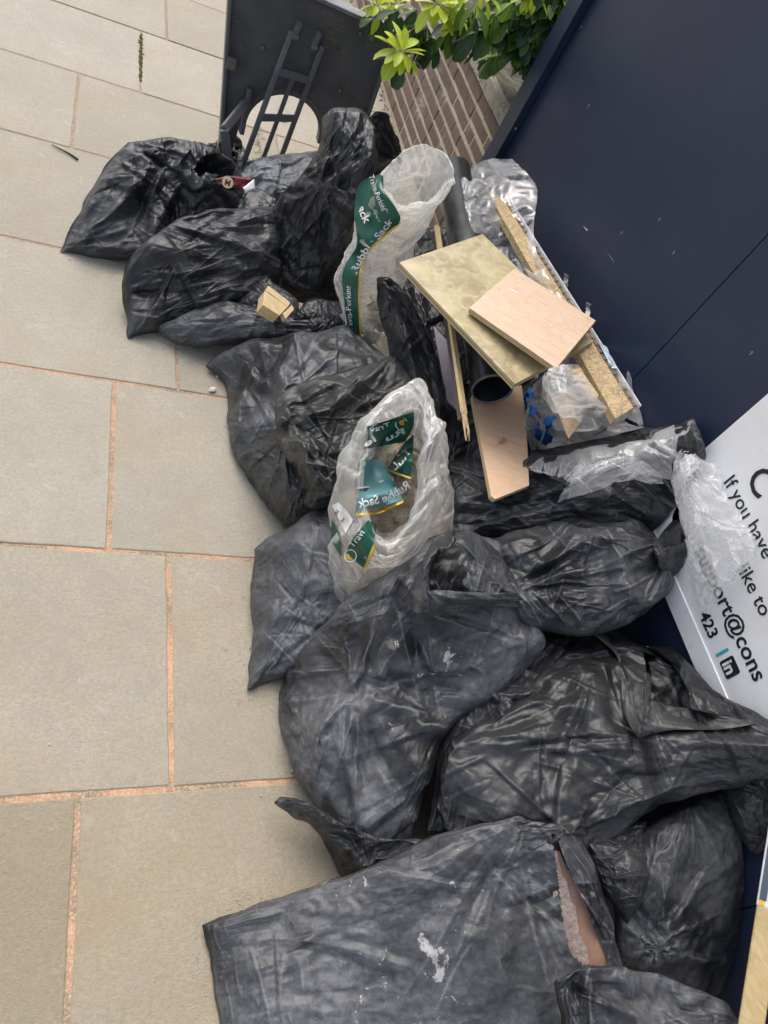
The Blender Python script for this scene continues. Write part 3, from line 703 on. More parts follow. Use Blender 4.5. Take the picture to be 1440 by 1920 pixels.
# ------------------------------------------------------------------ plastic sign frame seen from behind
def grime_mat(name, col, rough=.5):
    M = NT(name); co = M.coord('Object')
    c = M.mix(M.ramp(M.noise(co, 7, 6, .65, .6), (.35, 0.), (.75, .55)), col, tuple(k * 2.2 for k in col))
    c = M.mix(M.math('MULTIPLY', M.ramp(M.noise(co, 90, 3, .7), (.62, 0.), (.72, 1.)), .45), c, (.30, .29, .27))
    st = M.noise(M.coord('Object', (5, 5, 70), (.2, .5, .3)), 1.5, 3, .6, 1.2)
    c = M.mix(M.math('MULTIPLY', M.ramp(st, (.74, 0.), (.80, 1.)), .3), c, (.26, .25, .24))
    M.bsdf(Base_Color=c, Roughness=rough, Normal=M.bump(M.noise(co, 140, 3), .25, .002)); return M.m
m_blk = grime_mat('grimy_black_plastic', (.080, .080, .082), .5); m_gry = grime_mat('grey_plastic', (.11, .113, .119), .45); m_lt = plain('scuffed_lip', (.20, .205, .21), .5, 30, .35)
PY = 2.86
fr = empty('sign_frame', (.75, PY, 0)); tag(fr, 'scuffed black plastic sign frame seen from behind with ladder-like stand', 'sign frame')
# plate with an arched cut-out: outline in x, z
# strips from the arch to the outer edge
def outer(a):
    t = a / math.pi
    if t < .3: k = t / .3; return (1.035 - .038 * k, .622 * k)
    if t < .7: k = (t - .3) / .4; return (.997 - .585 * k, .622 + .023 * k)
    k = (t - .7) / .3; return (.412 + .110 * k, .645 * (1 - k))
an = np.linspace(0, math.pi, 41); inn_ = [(.893, .0)] + [(.728 + .165 * math.cos(a), .150 + .165 * math.sin(a)) for a in an] + [(.563, .0)]
out_ = [(1.035, .0)] + [outer(a) for a in an] + [(.522, .0)]
out_[1] = (1.034, .02); out_[-2] = (.520, .02); n = len(inn_); b = MB()
V = [(x, PY, z) for x, z in inn_] + [(x, PY, z) for x, z in out_] + [(x, PY + .012, z) for x, z in inn_] + [(x, PY + .012, z) for x, z in out_]
F = []
for i in range(n - 1): F += [(i, i + 1, n + i + 1, n + i), (2 * n + i, 3 * n + i, 3 * n + i + 1, 2 * n + i + 1), (i, 2 * n + i, 2 * n + i + 1, i + 1), (n + i, n + i + 1, 3 * n + i + 1, 3 * n + i)]
b.add(V, F); child(b.build('plate', m_blk), fr)
for nm, a, c, mt, wd in (('top_lip', (.400, .650), (1.006, .627), m_lt, .06), ('side_lip', (1.002, .620), (1.042, .0), m_gry, .05), ('side_lip', (.406, .640), (.516, .0), m_gry, .05)):
    b = MB(); b.bar((a[0], PY + wd / 2 - .022, a[1]), (c[0], PY + wd / 2 - .022, c[1]), .014, wd, up=(0, 1, 0)); child(b.build(nm, mt, bevel=.004), fr)
arc = [(.728 + .165 * math.cos(a), .150 + .165 * math.sin(a)) for a in np.linspace(0, math.pi, 25)]
b = MB()
for (x0, z0), (x1, z1) in zip(arc[:-1], arc[1:]):
    k0, k1 = [((x - .728) * .87 + .728, (z - .150) * .87 + .150) for x, z in ((x0, z0), (x1, z1))]
    b.hexa([(x0, PY - .004, z0), (x1, PY - .004, z1), (k1[0], PY - .004, k1[1]), (k0[0], PY - .004, k0[1]), (x0, PY + .04, z0), (x1, PY + .04, z1), (k1[0], PY + .04, k1[1]), (k0[0], PY + .04, k0[1])])
child(b.build('arch_rim', grime_mat('brown_grey_plastic', (.11, .10, .095), .55)), fr)
def at_y(px, py, y):
    v = ray(px, py); return CAMP + v * (y / v[1])
# ladder stand: outer rails, middle rail, rungs
T0, T1 = at_y(547, 58, PY - .03), at_y(604, 88, PY - .03); B0, B1 = at_z(452, 318, .03), at_z(525, 300, .03)
stand = []
for a, c in ((T0, B0), (T1, B1)):
    b = MB(); b.bar(a, c, .019, .016, up=(0, -1, .3)); child(b.build('stand_rail', m_gry, bevel=.003), fr)
lerp = lambda a, c, t: a + (c - a) * t
b = MB(); b.bar(lerp(lerp(T0, B0, .27), lerp(T1, B1, .27), .5), lerp(B0, B1, .5), .016, .014, up=(0, -1, .3)); child(b.build('stand_rail', m_gry, bevel=.003), fr)
for t in (.27, .60, .97):
    b = MB(); b.bar(lerp(T0, B0, t), lerp(T1, B1, t), .026, .013, up=(0, -1, .3)); child(b.build('rung', m_gry, bevel=.003), fr)
for px, py in ((556, 55), (592, 75)):
    p = at_y(px, py, PY - .02); b = MB(); b.bar(p + np.array([.004, 0, .03]), p - np.array([.004, 0, .03]), .018, .035, up=(0, -1, 0)); b.bar(p + np.array([-.01, -.01, -.018]), p + np.array([.012, -.01, -.018]), .012, .03, up=(0, -1, 0)); child(b.build('hinge', m_gry, bevel=.003), fr)
for px, py in ((493, 90), (637, 170), (676, 63)):
    p = at_y(px, py, PY - .003); b = MB(); b.tube([p, p + np.array([0, -.006, 0])], [.009, .006], 10); child(b.build('stud', m_gry, None, True), fr)
p = at_y(434, 119, PY - .02); b = MB(); b.box(p - np.array([.017, .01, .02]), p + np.array([.017, .012, .02])); child(b.build('clip', plain('worn_clip', (.16, .13, .115), .6), bevel=.004), fr)
q = [at_y(459, 195, PY - .06), at_y(420, 243, PY - .22), at_z(428, 305, .10)]
b = MB(); b.bar(q[0], q[1], .030, .02, up=(0, -1, .3)); child(b.build('side_bracket', m_gry, bevel=.004), fr)
b = MB(); b.bar(q[1], q[2], .032, .02, up=(0, -1, .3)); child(b.build('side_bracket', m_gry, bevel=.004), fr)
b = MB(); b.bar(at_y(468, 165, PY - .02), at_y(452, 250, PY - .06), .018, .045, up=(0, -1, 0)); child(b.build('side_latch', m_blk, bevel=.004), fr)
b = MB(); b.add([at_y(px, py, PY - .0015) for px, py in ((608, 36), (617, 42), (622, 58), (630, 76), (640, 101), (633, 104), (625, 88), (619, 64), (612, 48), (611, 42))], [tuple(range(10))]); child(b.build('paint_smear', plain('pale_smear', (.12, .115, .085), .8, 60, .6)), fr)

# small litter on the slabs
def pebble(name, px, py, r, mat, label, cat, flat=.6):
    c = at_z(px, py, 0.0); rr = random.Random(px); bm = bmesh.new(); bmesh.ops.create_icosphere(bm, subdivisions=2, radius=1)
    for v in bm.verts: v.co = Vector((v.co.x * r * rr.uniform(.85, 1.1), v.co.y * r * .75 * rr.uniform(.85, 1.1), v.co.z * r * flat * rr.uniform(.85, 1.1)))
    me = bpy.data.meshes.new(name); bm.to_mesh(me); bm.free(); o = link(name, me, mat); o.location = (c[0], c[1], r * flat * .8 + .002); o.rotation_euler = (0, 0, rr.uniform(0, 6)); tag(o, label, cat); return o
m_plaster = plain('plaster', (.62, .61, .57), .9, 50, .15, .4)
pebble('plaster_chip', 398, 733, .0125, m_plaster, 'white plaster chip lying on the slab beside the pile', 'rubble', .45)
pebble('grit', 92, 1396, .0025, m_plaster, 'tiny pale stone on the near-left slab', 'grit')
pebble('foam_scrap', 408, 706, .010, plain('foam', (.55, .55, .32), .9), 'pale yellow foam scrap under the corner of a black bag', 'scrap', .6)
b = MB(); b.tube([at_z(97, 271, .004), at_z(112, 279, .006), at_z(130, 288, .004), at_z(146, 299, .005)], [.0015, .0025, .003, .0035], 6)
tag(b.build('twig', plain('dark_twig', (.05, .03, .02), .9), None, True), 'short dark twig on the pavement at upper left', 'twig')
lf = [at_z(px, py, .006) for px, py in ((524, 219), (530, 218), (538, 221), (541, 226), (533, 227), (526, 225))]
b = MB(); b.add(lf, [tuple(range(6))]); tag(b.build('fallen_leaf', plain('dry_leaf', (.55, .45, .16), .7)), 'fallen yellow leaf on the pavement behind the ladder stand', 'leaf')
b = MB(); rs = random.Random(77)
for _ in range(60):
    t = rs.random(); c = at_z(487 + rs.gauss(0, 3) - 4 * t, 240 + 60 * t, .004); a = rs.uniform(0, 6.28); l = rs.uniform(.006, .02); b.tube([c, c + np.array([l * math.cos(a), l * math.sin(a), .002])], .0008, 4)
o = b.build('dry_litter', plain('litter', (.30, .22, .13), .9)); o['kind'] = 'stuff'; o['label'] = 'dry plant litter in a joint behind the stand'; o['category'] = 'litter'

b = MB(); rs = random.Random(31)
EDGE = [(112, 474), (250, 494), (238, 560), (242, 640), (330, 648), (440, 648), (392, 690), (425, 780), (440, 855), (490, 940), (532, 990), (478, 1040), (470, 1200), (460, 1298), (525, 1310), (552, 1450), (515, 1510), (600, 1600), (640, 1650), (480, 1705), (376, 1740), (400, 1900)]
for _ in range(420):
    k = rs.randrange(len(EDGE) - 1); t = rs.random(); x = EDGE[k][0] + (EDGE[k + 1][0] - EDGE[k][0]) * t; y = EDGE[k][1] + (EDGE[k + 1][1] - EDGE[k][1]) * t
    c = at_z(x - abs(rs.gauss(0, 28)), y + rs.gauss(0, 14), .001); r = rs.choice((.0008, .001, .0012, .002, .0028)) * rs.uniform(.7, 1.3)
    b.add([c + np.array([rs.uniform(-r, r), rs.uniform(-r, r), (0 if q < 3 else r)]) for q in range(6)], [(0, 1, 2), (3, 4, 5), (0, 1, 4, 3), (1, 2, 5, 4), (2, 0, 3, 5)])
o = b.build('grit_crumbs', plain('pale_crumbs', (.52, .48, .41), .95, 200, .5)); o['kind'] = 'stuff'; o['label'] = 'fine pale grit scattered on the slabs along the heap'; o['category'] = 'grit'

# ------------------------------------------------------------------ film materials
K0 = bag_mat('black_film', dust=.38, seed=1., gloss=.34)
K1 = bag_mat('black_film_dusty', dust=.62, seed=2., gloss=.36)
K2 = bag_mat('black_film_greyed', dust=.88, tint=(.175, .184, .197), seed=3., gloss=.33)
K3 = bag_mat('black_film_mud', dust=.72, tint=(.17, .169, .160), seed=4., gloss=.36)
K5 = bag_mat('black_film_splashed', dust=.90, tint=(.185, .194, .208), seed=7., gloss=.33, splat=True)
K4 = bag_mat('thin_grey_film', dust=1.3, tint=(.27, .29, .305), seed=5., gloss=.34)
def clear_mat(name, col, opac, rough=.22, tint=None, haze=.35):
    M = NT(name); co = M.coord('Object'); lw = M.n('LayerWeight', i_Blend=.30)
    op = M.math('ADD', M.math('MULTIPLY', lw.outputs['Facing'], haze), opac)
    op = M.math('ADD', op, M.math('MULTIPLY', attr(M, 'crease'), .55))
    op = M.math('ADD', op, M.math('MULTIPLY', M.ramp(M.noise(co, 14, 5, .65, .8), (.45, 0.), (.75, 1.)), .14), True)
    c = col
    if tint is not None: c = M.mix(M.ramp(M.noise(co, 5, 4), (.45, 0.), (.7, 1.)), col, tint)
    nm = M.bump(M.math('ADD', M.noise(co, 30, 5, .6, 1.5), M.math('MULTIPLY', M.noise(co, 90, 3), .3)), .22, .005)
    p = M.n('BsdfPrincipled'); M.set(p.inputs['Base Color'], c); p.inputs['Roughness'].default_value = rough; p.inputs['Specular IOR Level'].default_value = .16; M.set(p.inputs['Normal'], nm)
    t = M.n('BsdfTranslucent'); M.set(t.inputs[0], c)
    body = M.n('MixShader'); body.inputs[0].default_value = .52; M.t.links.new(p.outputs[0], body.inputs[1]); M.t.links.new(t.outputs[0], body.inputs[2])
    tr = M.n('BsdfTransparent'); gl = M.n('BsdfGlossy'); gl.inputs['Roughness'].default_value = .34; M.set(gl.inputs['Normal'], nm)
    fr_ = M.n('Fresnel', i_IOR=1.5); thin = M.n('MixShader'); M.set(thin.inputs[0], M.math('MULTIPLY', fr_.outputs[0], .30)); M.t.links.new(tr.outputs[0], thin.inputs[1]); M.t.links.new(gl.outputs[0], thin.inputs[2])
    ms = M.n('MixShader'); M.set(ms.inputs[0], op); M.t.links.new(thin.outputs[0], ms.inputs[1]); M.t.links.new(body.outputs[0], ms.inputs[2]); M.t.links.new(ms.outputs[0], M.out.inputs[0]); return M.m
m_sack = clear_mat('milky_film', (.97, .96, .925), .22, .60, (.95, .92, .85), .38)
m_clear = clear_mat('clear_wrap', (.98, .985, .99), .15, .58, haze=.50)
m_white = clear_mat('white_film', (.98, .985, .99), .28, .58)
m_green = plain('green_print', (.006, .085, .055), .28, 12, .25); m_teal2 = plain('faded_green_print', (.095, .235, .25), .35, 12, .18)
m_yel = plain('yellow_print', (.75, .46, .02), .35, 20, .1); m_wprint = plain('white_print', (.78, .79, .78), .4)

def mesh_collar(name, rim, mat, parent, seed=0, h=.045, flare=1.35, deep=.13, inn=.6, res=(70, 240), ex=.05, cre=.9):
    """the slack open mouth of a bag: skirt rising from the film, ragged rim, film going down inside"""
    c = np.mean(np.array(rim, float), 0); rr = np.random.default_rng(seed); k = len(rim)
    def px(p, f): q = c + (np.array(p, float) - c) * f; return q
    base = [on_things(*px(p, flare), -.006) for p in rim]; dist = np.array([np.linalg.norm(on_things(*px(p, flare * .93), 0.) - CAMP) for p in rim]); dist = (dist + np.roll(dist, 1) + np.roll(dist, -1)) / 3
    def ring(f, dd, j): return [CAMP + ray(*px(p, f * (1 + rr.uniform(-j, j) * .8))) * (dist[i] + dd + rr.uniform(-.006, .006)) for i, p in enumerate(rim)]
    return loft(name, [base, ring((1 + flare) / 2, -h * .55, .05), ring(1.0, -h, .05), ring(.95, -h * .7, .04), ring(.82, deep * .3, .06), ring(inn, deep, .1)], mat, parent, res, ex, seed, pull=.01, lo=.012, hi=.012, scale=1.6, cre=cre)

# ------------------------------------------------------------------ the black bags, far to near
G1 = 'black rubbish bags heaped along the hoarding'
def black(label, pts, **kw):
    o = bag('rubbish_bag', pts, **kw); tag(o, label, 'rubbish bag', G1); return o
RA = [(356, 318), (374, 290), (405, 282), (440, 290), (448, 312), (440, 332), (405, 342), (374, 342)]
RM = [(776, 1112), (790, 1062), (812, 1024), (850, 1008), (905, 1018), (935, 1052), (960, 1100), (930, 1122), (880, 1128), (838, 1140), (800, 1138)]
RN = [(1206, 1222), (1250, 1238), (1284, 1285), (1296, 1328), (1250, 1324), (1220, 1310)]
def shrink(R, f=.86):
    c = np.mean(np.array(R, float), 0); return [tuple(c + (np.array(p) - c) * f) for p in R]
bA = black('leftmost far black bag, torn at the neck with maroon wrappers', [(110, 470, .004, 'c'), (150, 395, .06), (195, 315, .15), (240, 268, .21, 'c'), (285, 264, .25), (330, 258, .27), (400, 280, .28), (440, 305, .26, 'c'), (470, 350, .20), (500, 385, .14, 'c'), (420, 440, .09), (330, 482, .02), (250, 492, .004), (170, 480, .004)],
    T=.085, mat=K1, seed=6, hole=shrink(RA), stress=[(370, 310, .27), (370, 310, .27), (240, 268, .21), (120, 470, .01)], lump=.016, cre=1.15, folds=[([(240, 268), (300, 430)], .012, 14), ([(370, 320), (250, 400)], -.012, 10)], pleats=[(375, 315, 90, .012, 8)])
mesh_collar('open_neck', RA, K1, bA, 61, .035, 1.45)
G_ = black('pale grey thin bag behind the leftmost bag, below the ladder stand', [(438, 335, .13, 'c'), (480, 302, .17), (540, 290, .22), (600, 285, .26, 'c'), (620, 380, .25, 'c'), (520, 405, .15), (450, 400, .08, 'c')], T=.06, mat=K4, seed=9, cre=1.2)
sheet('torn_flap', [(440, 362, .19, 'c'), (480, 352, .22), (515, 372, .24, 'c'), (512, 398, .22, 'c'), (450, 398, .19, 'c')], .01, K0, G_, (40, 40), .12, 91)
bF = black('black bag at the far end of the heap by the brick wall', [(688, 225, .52, 'c'), (705, 206, .56), (725, 215, .55, 'c'), (748, 262, .46), (752, 300, .38, 'c'), (740, 345, .25), (690, 350, .25, 'c')], T=.055, mat=K0, seed=10, cre=1.4)
bE = black('tall upright black bag with a twisted neck beside the upper clear sack', [(606, 222, .57, 'c'), (604, 250, .54), (585, 300, .46), (548, 345, .36), (514, 392, .27), (505, 450, .19), (494, 525, .09, 'c'), (530, 550, .09), (580, 570, .10), (645, 575, .13, 'c'), (655, 480, .28), (672, 400, .42), (700, 320, .53), (704, 240, .60, 'c'), (680, 206, .62), (650, 200, .62), (625, 206, .60)],
    T=.10, mat=K0, seed=12, res=200, stress=[(600, 355, .42), (605, 350, .43), (640, 215, .61), (510, 520, .1)], pleats=[(602, 350, 120, .013, 9)], folds=[([(655, 205), (625, 290), (604, 352)], -.022, 12), ([(690, 220), (672, 300), (640, 350)], -.02, 9), ([(604, 352), (640, 480)], .016, 12), ([(600, 350), (622, 250), (628, 208)], .02, 7), ([(606, 350), (662, 260), (676, 210)], .022, 7), ([(612, 352), (690, 300), (700, 240)], .018, 7)], cre=1.1, count=(11, 32, 52), lump=.01)
bB = black('slumped black bag in front of the leftmost bag, corner pointing at us', [(241, 636, .004, 'c'), (233, 560, .05), (240, 490, .12), (300, 432, .19, 'c'), (360, 403, .24), (430, 390, .26), (512, 388, .26, 'c'), (535, 470, .2), (515, 545, .13, 'c'), (440, 595, .06), (330, 612, .02), (280, 625, .004)],
    T=.10, mat=K1, seed=7, stress=[(300, 432, .2), (512, 500, .2), (245, 630, .01), (330, 480, .2)], folds=[([(290, 470), (400, 480), (500, 530)], .016, 12), ([(260, 560), (390, 560)], -.012, 12), ([(380, 440), (470, 560)], -.012, 10)], cre=1.2)
bD = black('black bag with pale timber offcuts sticking out', [(430, 575, .10, 'c'), (452, 532, .15), (500, 515, .19, 'c'), (556, 560, .19), (566, 605, .18, 'c'), (500, 612, .15, 'c')], T=.045, mat=K1, seed=13)
bC2 = black('small crumpled black bag between the timber offcuts and clear sack', [(545, 600, .19, 'c'), (575, 566, .22), (605, 560, .23, 'c'), (640, 575, .22), (650, 630, .2, 'c'), (590, 635, .18, 'c')], T=.05, mat=K0, seed=14, cre=1.3)
bC = black('long limp grey-dusted black bag with a pinched left end', [(289, 612, .03, 'c'), (330, 600, .07), (372, 575, .11), (420, 566, .13), (470, 575, .15, 'c'), (560, 598, .19), (645, 605, .21, 'c'), (645, 632, .19), (560, 634, .14, 'c'), (440, 645, .05), (370, 648, .008), (325, 642, .01)],
    T=.05, mat=K2, seed=15, stress=[(292, 614, .03), (600, 612, .2)], cre=.7, folds=[([(300, 612), (420, 600), (560, 612)], .010, 14)])
bG = black('plump dusty black bag below the limp grey-dusted bag', [(388, 686, .02, 'c'), (412, 662, .05), (470, 640, .13), (560, 625, .20), (650, 612, .25, 'c'), (735, 680, .28), (710, 770, .26, 'c'), (600, 845, .19), (480, 872, .05), (440, 858, .02, 'c'), (428, 780, .01), (418, 715, .01)],
    T=.085, mat=K2, seed=16, stress=[(520, 745, .24), (650, 615, .25), (520, 745, .24)], folds=[([(440, 800), (520, 790), (600, 740)], .012, 12)], cre=.7, res=190)
bG2 = black('glossy black bag corner on the slabs below the plump dusty bag', [(440, 852, .02, 'c'), (470, 830, .08), (525, 800, .18, 'c'), (620, 870, .23), (655, 955, .19, 'c'), (585, 972, .11), (532, 990, .02, 'c'), (490, 935, .008), (460, 890, .008)], T=.06, mat=K0, seed=17, stress=[(530, 810, .2), (535, 985, .02)], folds=[([(525, 815), (545, 960)], .02, 16)])
bH = black('mud-smeared crumpled black bag left of the open clear sack', [(514, 785, .2, 'c'), (530, 735, .24), (620, 700, .29), (740, 668, .34, 'c'), (800, 740, .34), (720, 830, .30), (670, 925, .25, 'c'), (605, 950, .2), (570, 940, .17, 'c'), (530, 865, .17)],
    T=.085, mat=K3, seed=18, ex=.06, cre=1.5, folds=[([(545, 790), (640, 760), (740, 690)], .03, 14), ([(560, 800), (630, 860), (700, 870)], -.03, 12), ([(520, 830), (620, 905)], .02, 12)], count=(11, 32, 52), res=190)
bI = black('narrow black bag with an empty upright neck below the gold board', [(703, 523, .50, 'c'), (722, 520, .51), (745, 530, .50, 'c'), (790, 600, .44), (828, 690, .37), (838, 790, .31), (836, 868, .25, 'c'), (790, 870, .24), (750, 800, .25, 'c'), (742, 720, .29), (728, 650, .36), (712, 580, .43)],
    T=.05, mat=K0, seed=19, stress=[(715, 525, .5), (715, 525, .5), (720, 530, .5)], folds=[([(712, 525), (765, 640), (800, 850)], .028, 12), ([(735, 535), (800, 660), (825, 840)], -.02, 9), ([(708, 540), (750, 700)], -.015, 7)], cre=1.0, ex=.07)
bJ = black('blue-grey smooth black bag left of the open clear sack', [(478, 1030, .03, 'c'), (520, 998, .10), (575, 965, .16), (640, 935, .22, 'c'), (680, 1060, .20), (650, 1160, .13), (585, 1262, .05, 'c'), (520, 1278, .01), (459, 1296, .003, 'c'), (472, 1200, .01), (474, 1100, .02)],
    T=.07, mat=K2, seed=20, ex=.035, cre=.42, stress=[(560, 1120, .2), (462, 1290, .01), (560, 1120, .2)], lump=.006)
bY = black('black bag in the shade between the upper clear sack and the pipe', [(735, 470, 'c'), (790, 430), (850, 430, 'c'), (905, 640), (880, 720, 'c'), (800, 730), (770, 640, 'c')], T=.05, lift=-.03, mat=K0, seed=44)
bK0 = black('dark bag in the shade under the pipe and boards', [(770, 700, 'c'), (900, 690), (1010, 700, 'c'), (1010, 870, 'c'), (900, 890), (790, 870, 'c')], T=.05, lift=-.06, mat=K0, seed=21, cre=1.3)
bK = black('wide black bag lying under the plywood strip', [(826, 872, 'c'), (900, 862), (1000, 848), (1150, 818), (1305, 785, 'c'), (1318, 850), (1292, 1010, .45, 'c'), (1180, 1010), (1050, 1010), (950, 1010), (845, 1000, 'c'), (838, 930)],
    T=.09, lift=.0, mat=K1, seed=22, cre=1.25, res=200, ex=.06, folds=[([(840, 950), (930, 900), (1060, 880)], .02, 16), ([(1060, 880), (1240, 930)], -.018, 14), ([(900, 990), (1010, 900)], -.02, 12)])
sheet('loose_flap', [(1040, 872, .43, 'c'), (1100, 830, .47), (1200, 800, .52), (1272, 778, .58, 'c'), (1316, 800, .57), (1308, 838, .53, 'c'), (1220, 850, .49), (1100, 868, .45), (1046, 890, .43, 'c')], .02, K1, bK, (40, 90), .07, 220, folds=[([(1090, 860), (1150, 812)], .015, 12)])
bL = black('knotted black bag against the hoarding, dust in its creases', [(862, 1058, 'c'), (920, 1010), (1010, 985), (1100, 964), (1190, 966, 'c'), (1248, 1022), (1256, 1095), (1205, 1150, 'c'), (1130, 1190), (1020, 1185), (940, 1160, 'c'), (890, 1110)],
    T=.095, lift=.05, mat=K2, seed=23, cre=1.5, ex=.06, res=200, stress=[(1235, 1030, .47), (1100, 975, .45), (960, 1110, .4)], folds=[([(960, 1020), (1060, 990), (1180, 1010)], .016, 14), ([(930, 1060), (1080, 1090), (1240, 1060)], -.02, 14), ([(980, 1130), (1120, 1100), (1230, 1130)], .018, 12)], count=(11, 32, 52))
sheet('knot', [(1225, 1020, 's', .03, 'c'), (1258, 980, .545), (1290, 944, .585, 'c'), (1320, 948, .58), (1334, 1000, .545, 'c'), (1300, 1050, .51), (1262, 1085, .48, 'c'), (1238, 1062, 's', .03)], .03, K0, bL, (60, 60), .10, 231, folds=[([(1240, 1040), (1330, 1000)], .025, 8)], cre=1.2)
bX = black('black bag added as shadow deep in the gap between the two largest bags', [(870, 1200, 'c'), (960, 1180), (1080, 1180, 'c'), (1060, 1300), (960, 1480, 'c'), (880, 1560), (800, 1560, 'c'), (820, 1400)], T=.05, lift=-.05, mat=K0, seed=40)  # extra bag added to fill the bare gap as shadow
bM = black('largest black bag in the middle of the heap, slack open mouth', [(640, 1132, .20, 'c'), (720, 1070, .30), (800, 1010, .37), (880, 1000, .40), (985, 1050, .40), (1025, 1150, .36, 'c'), (1015, 1230, .34), (930, 1310, .29), (838, 1375, .23), (800, 1480, .19), (768, 1568, .14, 'c'), (690, 1622, .04), (620, 1560, .01), (552, 1450, .006, 'c'), (528, 1370, .006), (524, 1300, .006), (560, 1225, .05), (610, 1170, .14)],
    T=.10, mat=K5, seed=24, res=230, cre=.80, ex=.045, stress=[(665, 1292, .3), (665, 1292, .3), (790, 1130, .4), (835, 1370, .25)], folds=[([(650, 1140), (625, 1290), (590, 1460)], .030, 16), ([(665, 1292), (860, 1290)], -.028, 16), ([(665, 1292), (640, 1400), (700, 1600)], .018, 20), ([(860, 1250), (1000, 1150)], -.02, 16), ([(665, 1280), (760, 1140)], .02, 22), ([(835, 1370), (700, 1300)], .016, 14)], count=(10, 24, 34))
sheet('mouth_flap', [(728, 1118, 's', .004, 'c'), (762, 1057, 's', .012), (812, 1003, 's', .025, 'c'), (848, 997, .475), (858, 1014, .48, 'c'), (818, 1040, .485), (802, 1082, .48), (812, 1126, .465, 'c'), (786, 1147, .43), (752, 1134, 's', .01)], .015, K2, bM, (100, 90), .05, 243, folds=[([(820, 1004), (790, 1060), (800, 1135)], .022, 9), ([(800, 1010), (765, 1075), (775, 1130)], -.012, 8)], cre=1.2)
sheet('mouth_flap', [(842, 999, .475, 'c'), (890, 999, .455), (936, 1036, .44, 'c'), (966, 1085, .43), (988, 1128, .42, 'c'), (930, 1122, .45), (884, 1112, .46, 'c'), (868, 1092, .468), (876, 1074, .474), (858, 1056, .478), (866, 1036, .482), (850, 1018, .485)], .015, K2, bM, (100, 90), .06, 244, folds=[([(870, 1010), (900, 1060), (960, 1115)], .018, 9)], cre=1.3)
sheet('mouth_flap', [(783, 1150, .425, 'c'), (796, 1114, .475), (816, 1106, .485, 'c'), (880, 1110, .475), (968, 1112, .45, 'c'), (992, 1140, .41, 'c'), (900, 1138, .43), (840, 1153, .425)], .018, K2, bM, (60, 140), .05, 245, folds=[([(800, 1128), (880, 1122), (975, 1125)], .014, 8)], cre=1.0)
b = MB(); b.add([at_z(px, py, .315) for px, py in ((621, 1242), (631, 1237), (639, 1240), (634, 1250), (626, 1255))], [(0, 1, 2, 3, 4)])
bN = black('big glossy black bag against the hoarding with a dirty folded flap', [(1105, 1186, 'c'), (1180, 1200), (1300, 1270), (1445, 1350, 'c'), (1470, 1440), (1400, 1470), (1285, 1482, 'c'), (1190, 1540), (1090, 1605), (960, 1600), (850, 1562), (812, 1505, 'c'), (850, 1395), (980, 1280)],
    T=.085, lift=-.01, mat=K0, seed=25, hole=RN, res=230, cre=.9, ex=.045, stress=[(850, 1400, .3), (1440, 1420, .4), (1130, 1210, .4), (1440, 1440, .4)], folds=[([(850, 1395), (1010, 1385), (1200, 1385), (1440, 1400)], .022, 14), ([(960, 1560), (1190, 1460), (1420, 1420)], -.018, 14), ([(850, 1400), (820, 1520)], .014, 10), ([(1000, 1590), (1280, 1470)], .02, 10)], count=(11, 26, 34), lump=.008)
sheet('inner_film', [(1196, 1210, .36, 'c'), (1260, 1225, .38), (1302, 1280, .38, 'c'), (1300, 1345, .33, 'c'), (1200, 1350, .31, 'c')], -.03, K0, bN, (60, 60), .08, 252)
sheet('folded_flap', [(1112, 1188, 's', .012, 'c'), (1150, 1186, 's', .03), (1185, 1200, 's', .05), (1212, 1228, 's', .055, 'c'), (1222, 1270, 's', .06), (1216, 1318, 's', .05, 'c'), (1212, 1350, 's', .045), (1196, 1382, 's', .03, 'c'), (1172, 1340, 's', .02), (1164, 1280, 's', .012), (1156, 1230, 's', .008)], .02, K3, bN, (90, 80), .05, 251, folds=[([(1140, 1190), (1190, 1260), (1195, 1370)], .016, 8)], cre=1.2)
sheet('folded_flap', [(1206, 1346, 's', .03, 'c'), (1222, 1316, 's', .045), (1260, 1322, 's', .04), (1300, 1330, 's', .035, 'c'), (1370, 1345, 's', .015), (1420, 1356, 's', .008, 'c'), (1340, 1368, 's', .012), (1260, 1368, 's', .02), (1198, 1383, 's', .025, 'c')], .015, K3, bN, (50, 110), .05, 253, cre=1.0)
sheet('side_film', [(1212, 1212, 's', .012, 'c'), (1262, 1216, 's', .02), (1310, 1262, 's', .02, 'c'), (1350, 1310, 's', .012), (1372, 1342, 's', .01, 'c'), (1300, 1334, 's', .015), (1290, 1290, 's', .03), (1256, 1244, 's', .03, 'c')], .015, K0, bN, (60, 60), .04, 254, cre=.7)
bO = black('black bag with a rolled loose end pointing over the slabs', [(513, 1506, .05, 'c'), (540, 1496, .08), (600, 1522, .09), (690, 1590, .14, 'c'), (780, 1572, .19), (846, 1580, .21, 'c'), (825, 1612, .19), (720, 1640, .11), (642, 1650, .02, 'c'), (612, 1590, .012), (585, 1555, .02), (548, 1532, .035)],
    T=.045, mat=K1, seed=26, cre=1.0, stress=[(690, 1620, .14), (520, 1510, .06)], folds=[([(520, 1508), (600, 1560), (680, 1625)], .022, 12), ([(680, 1625), (840, 1585)], .02, 10)])
bP = black('creased black bag wedged between the two large right-hand bags', [(1070, 1585, .27, 'c'), (1130, 1560, .30), (1215, 1545, .33, 'c'), (1215, 1640, .32), (1180, 1740, .28, 'c'), (1120, 1660, .27, 'c')], T=.05, mat=K0, seed=27, cre=1.4)
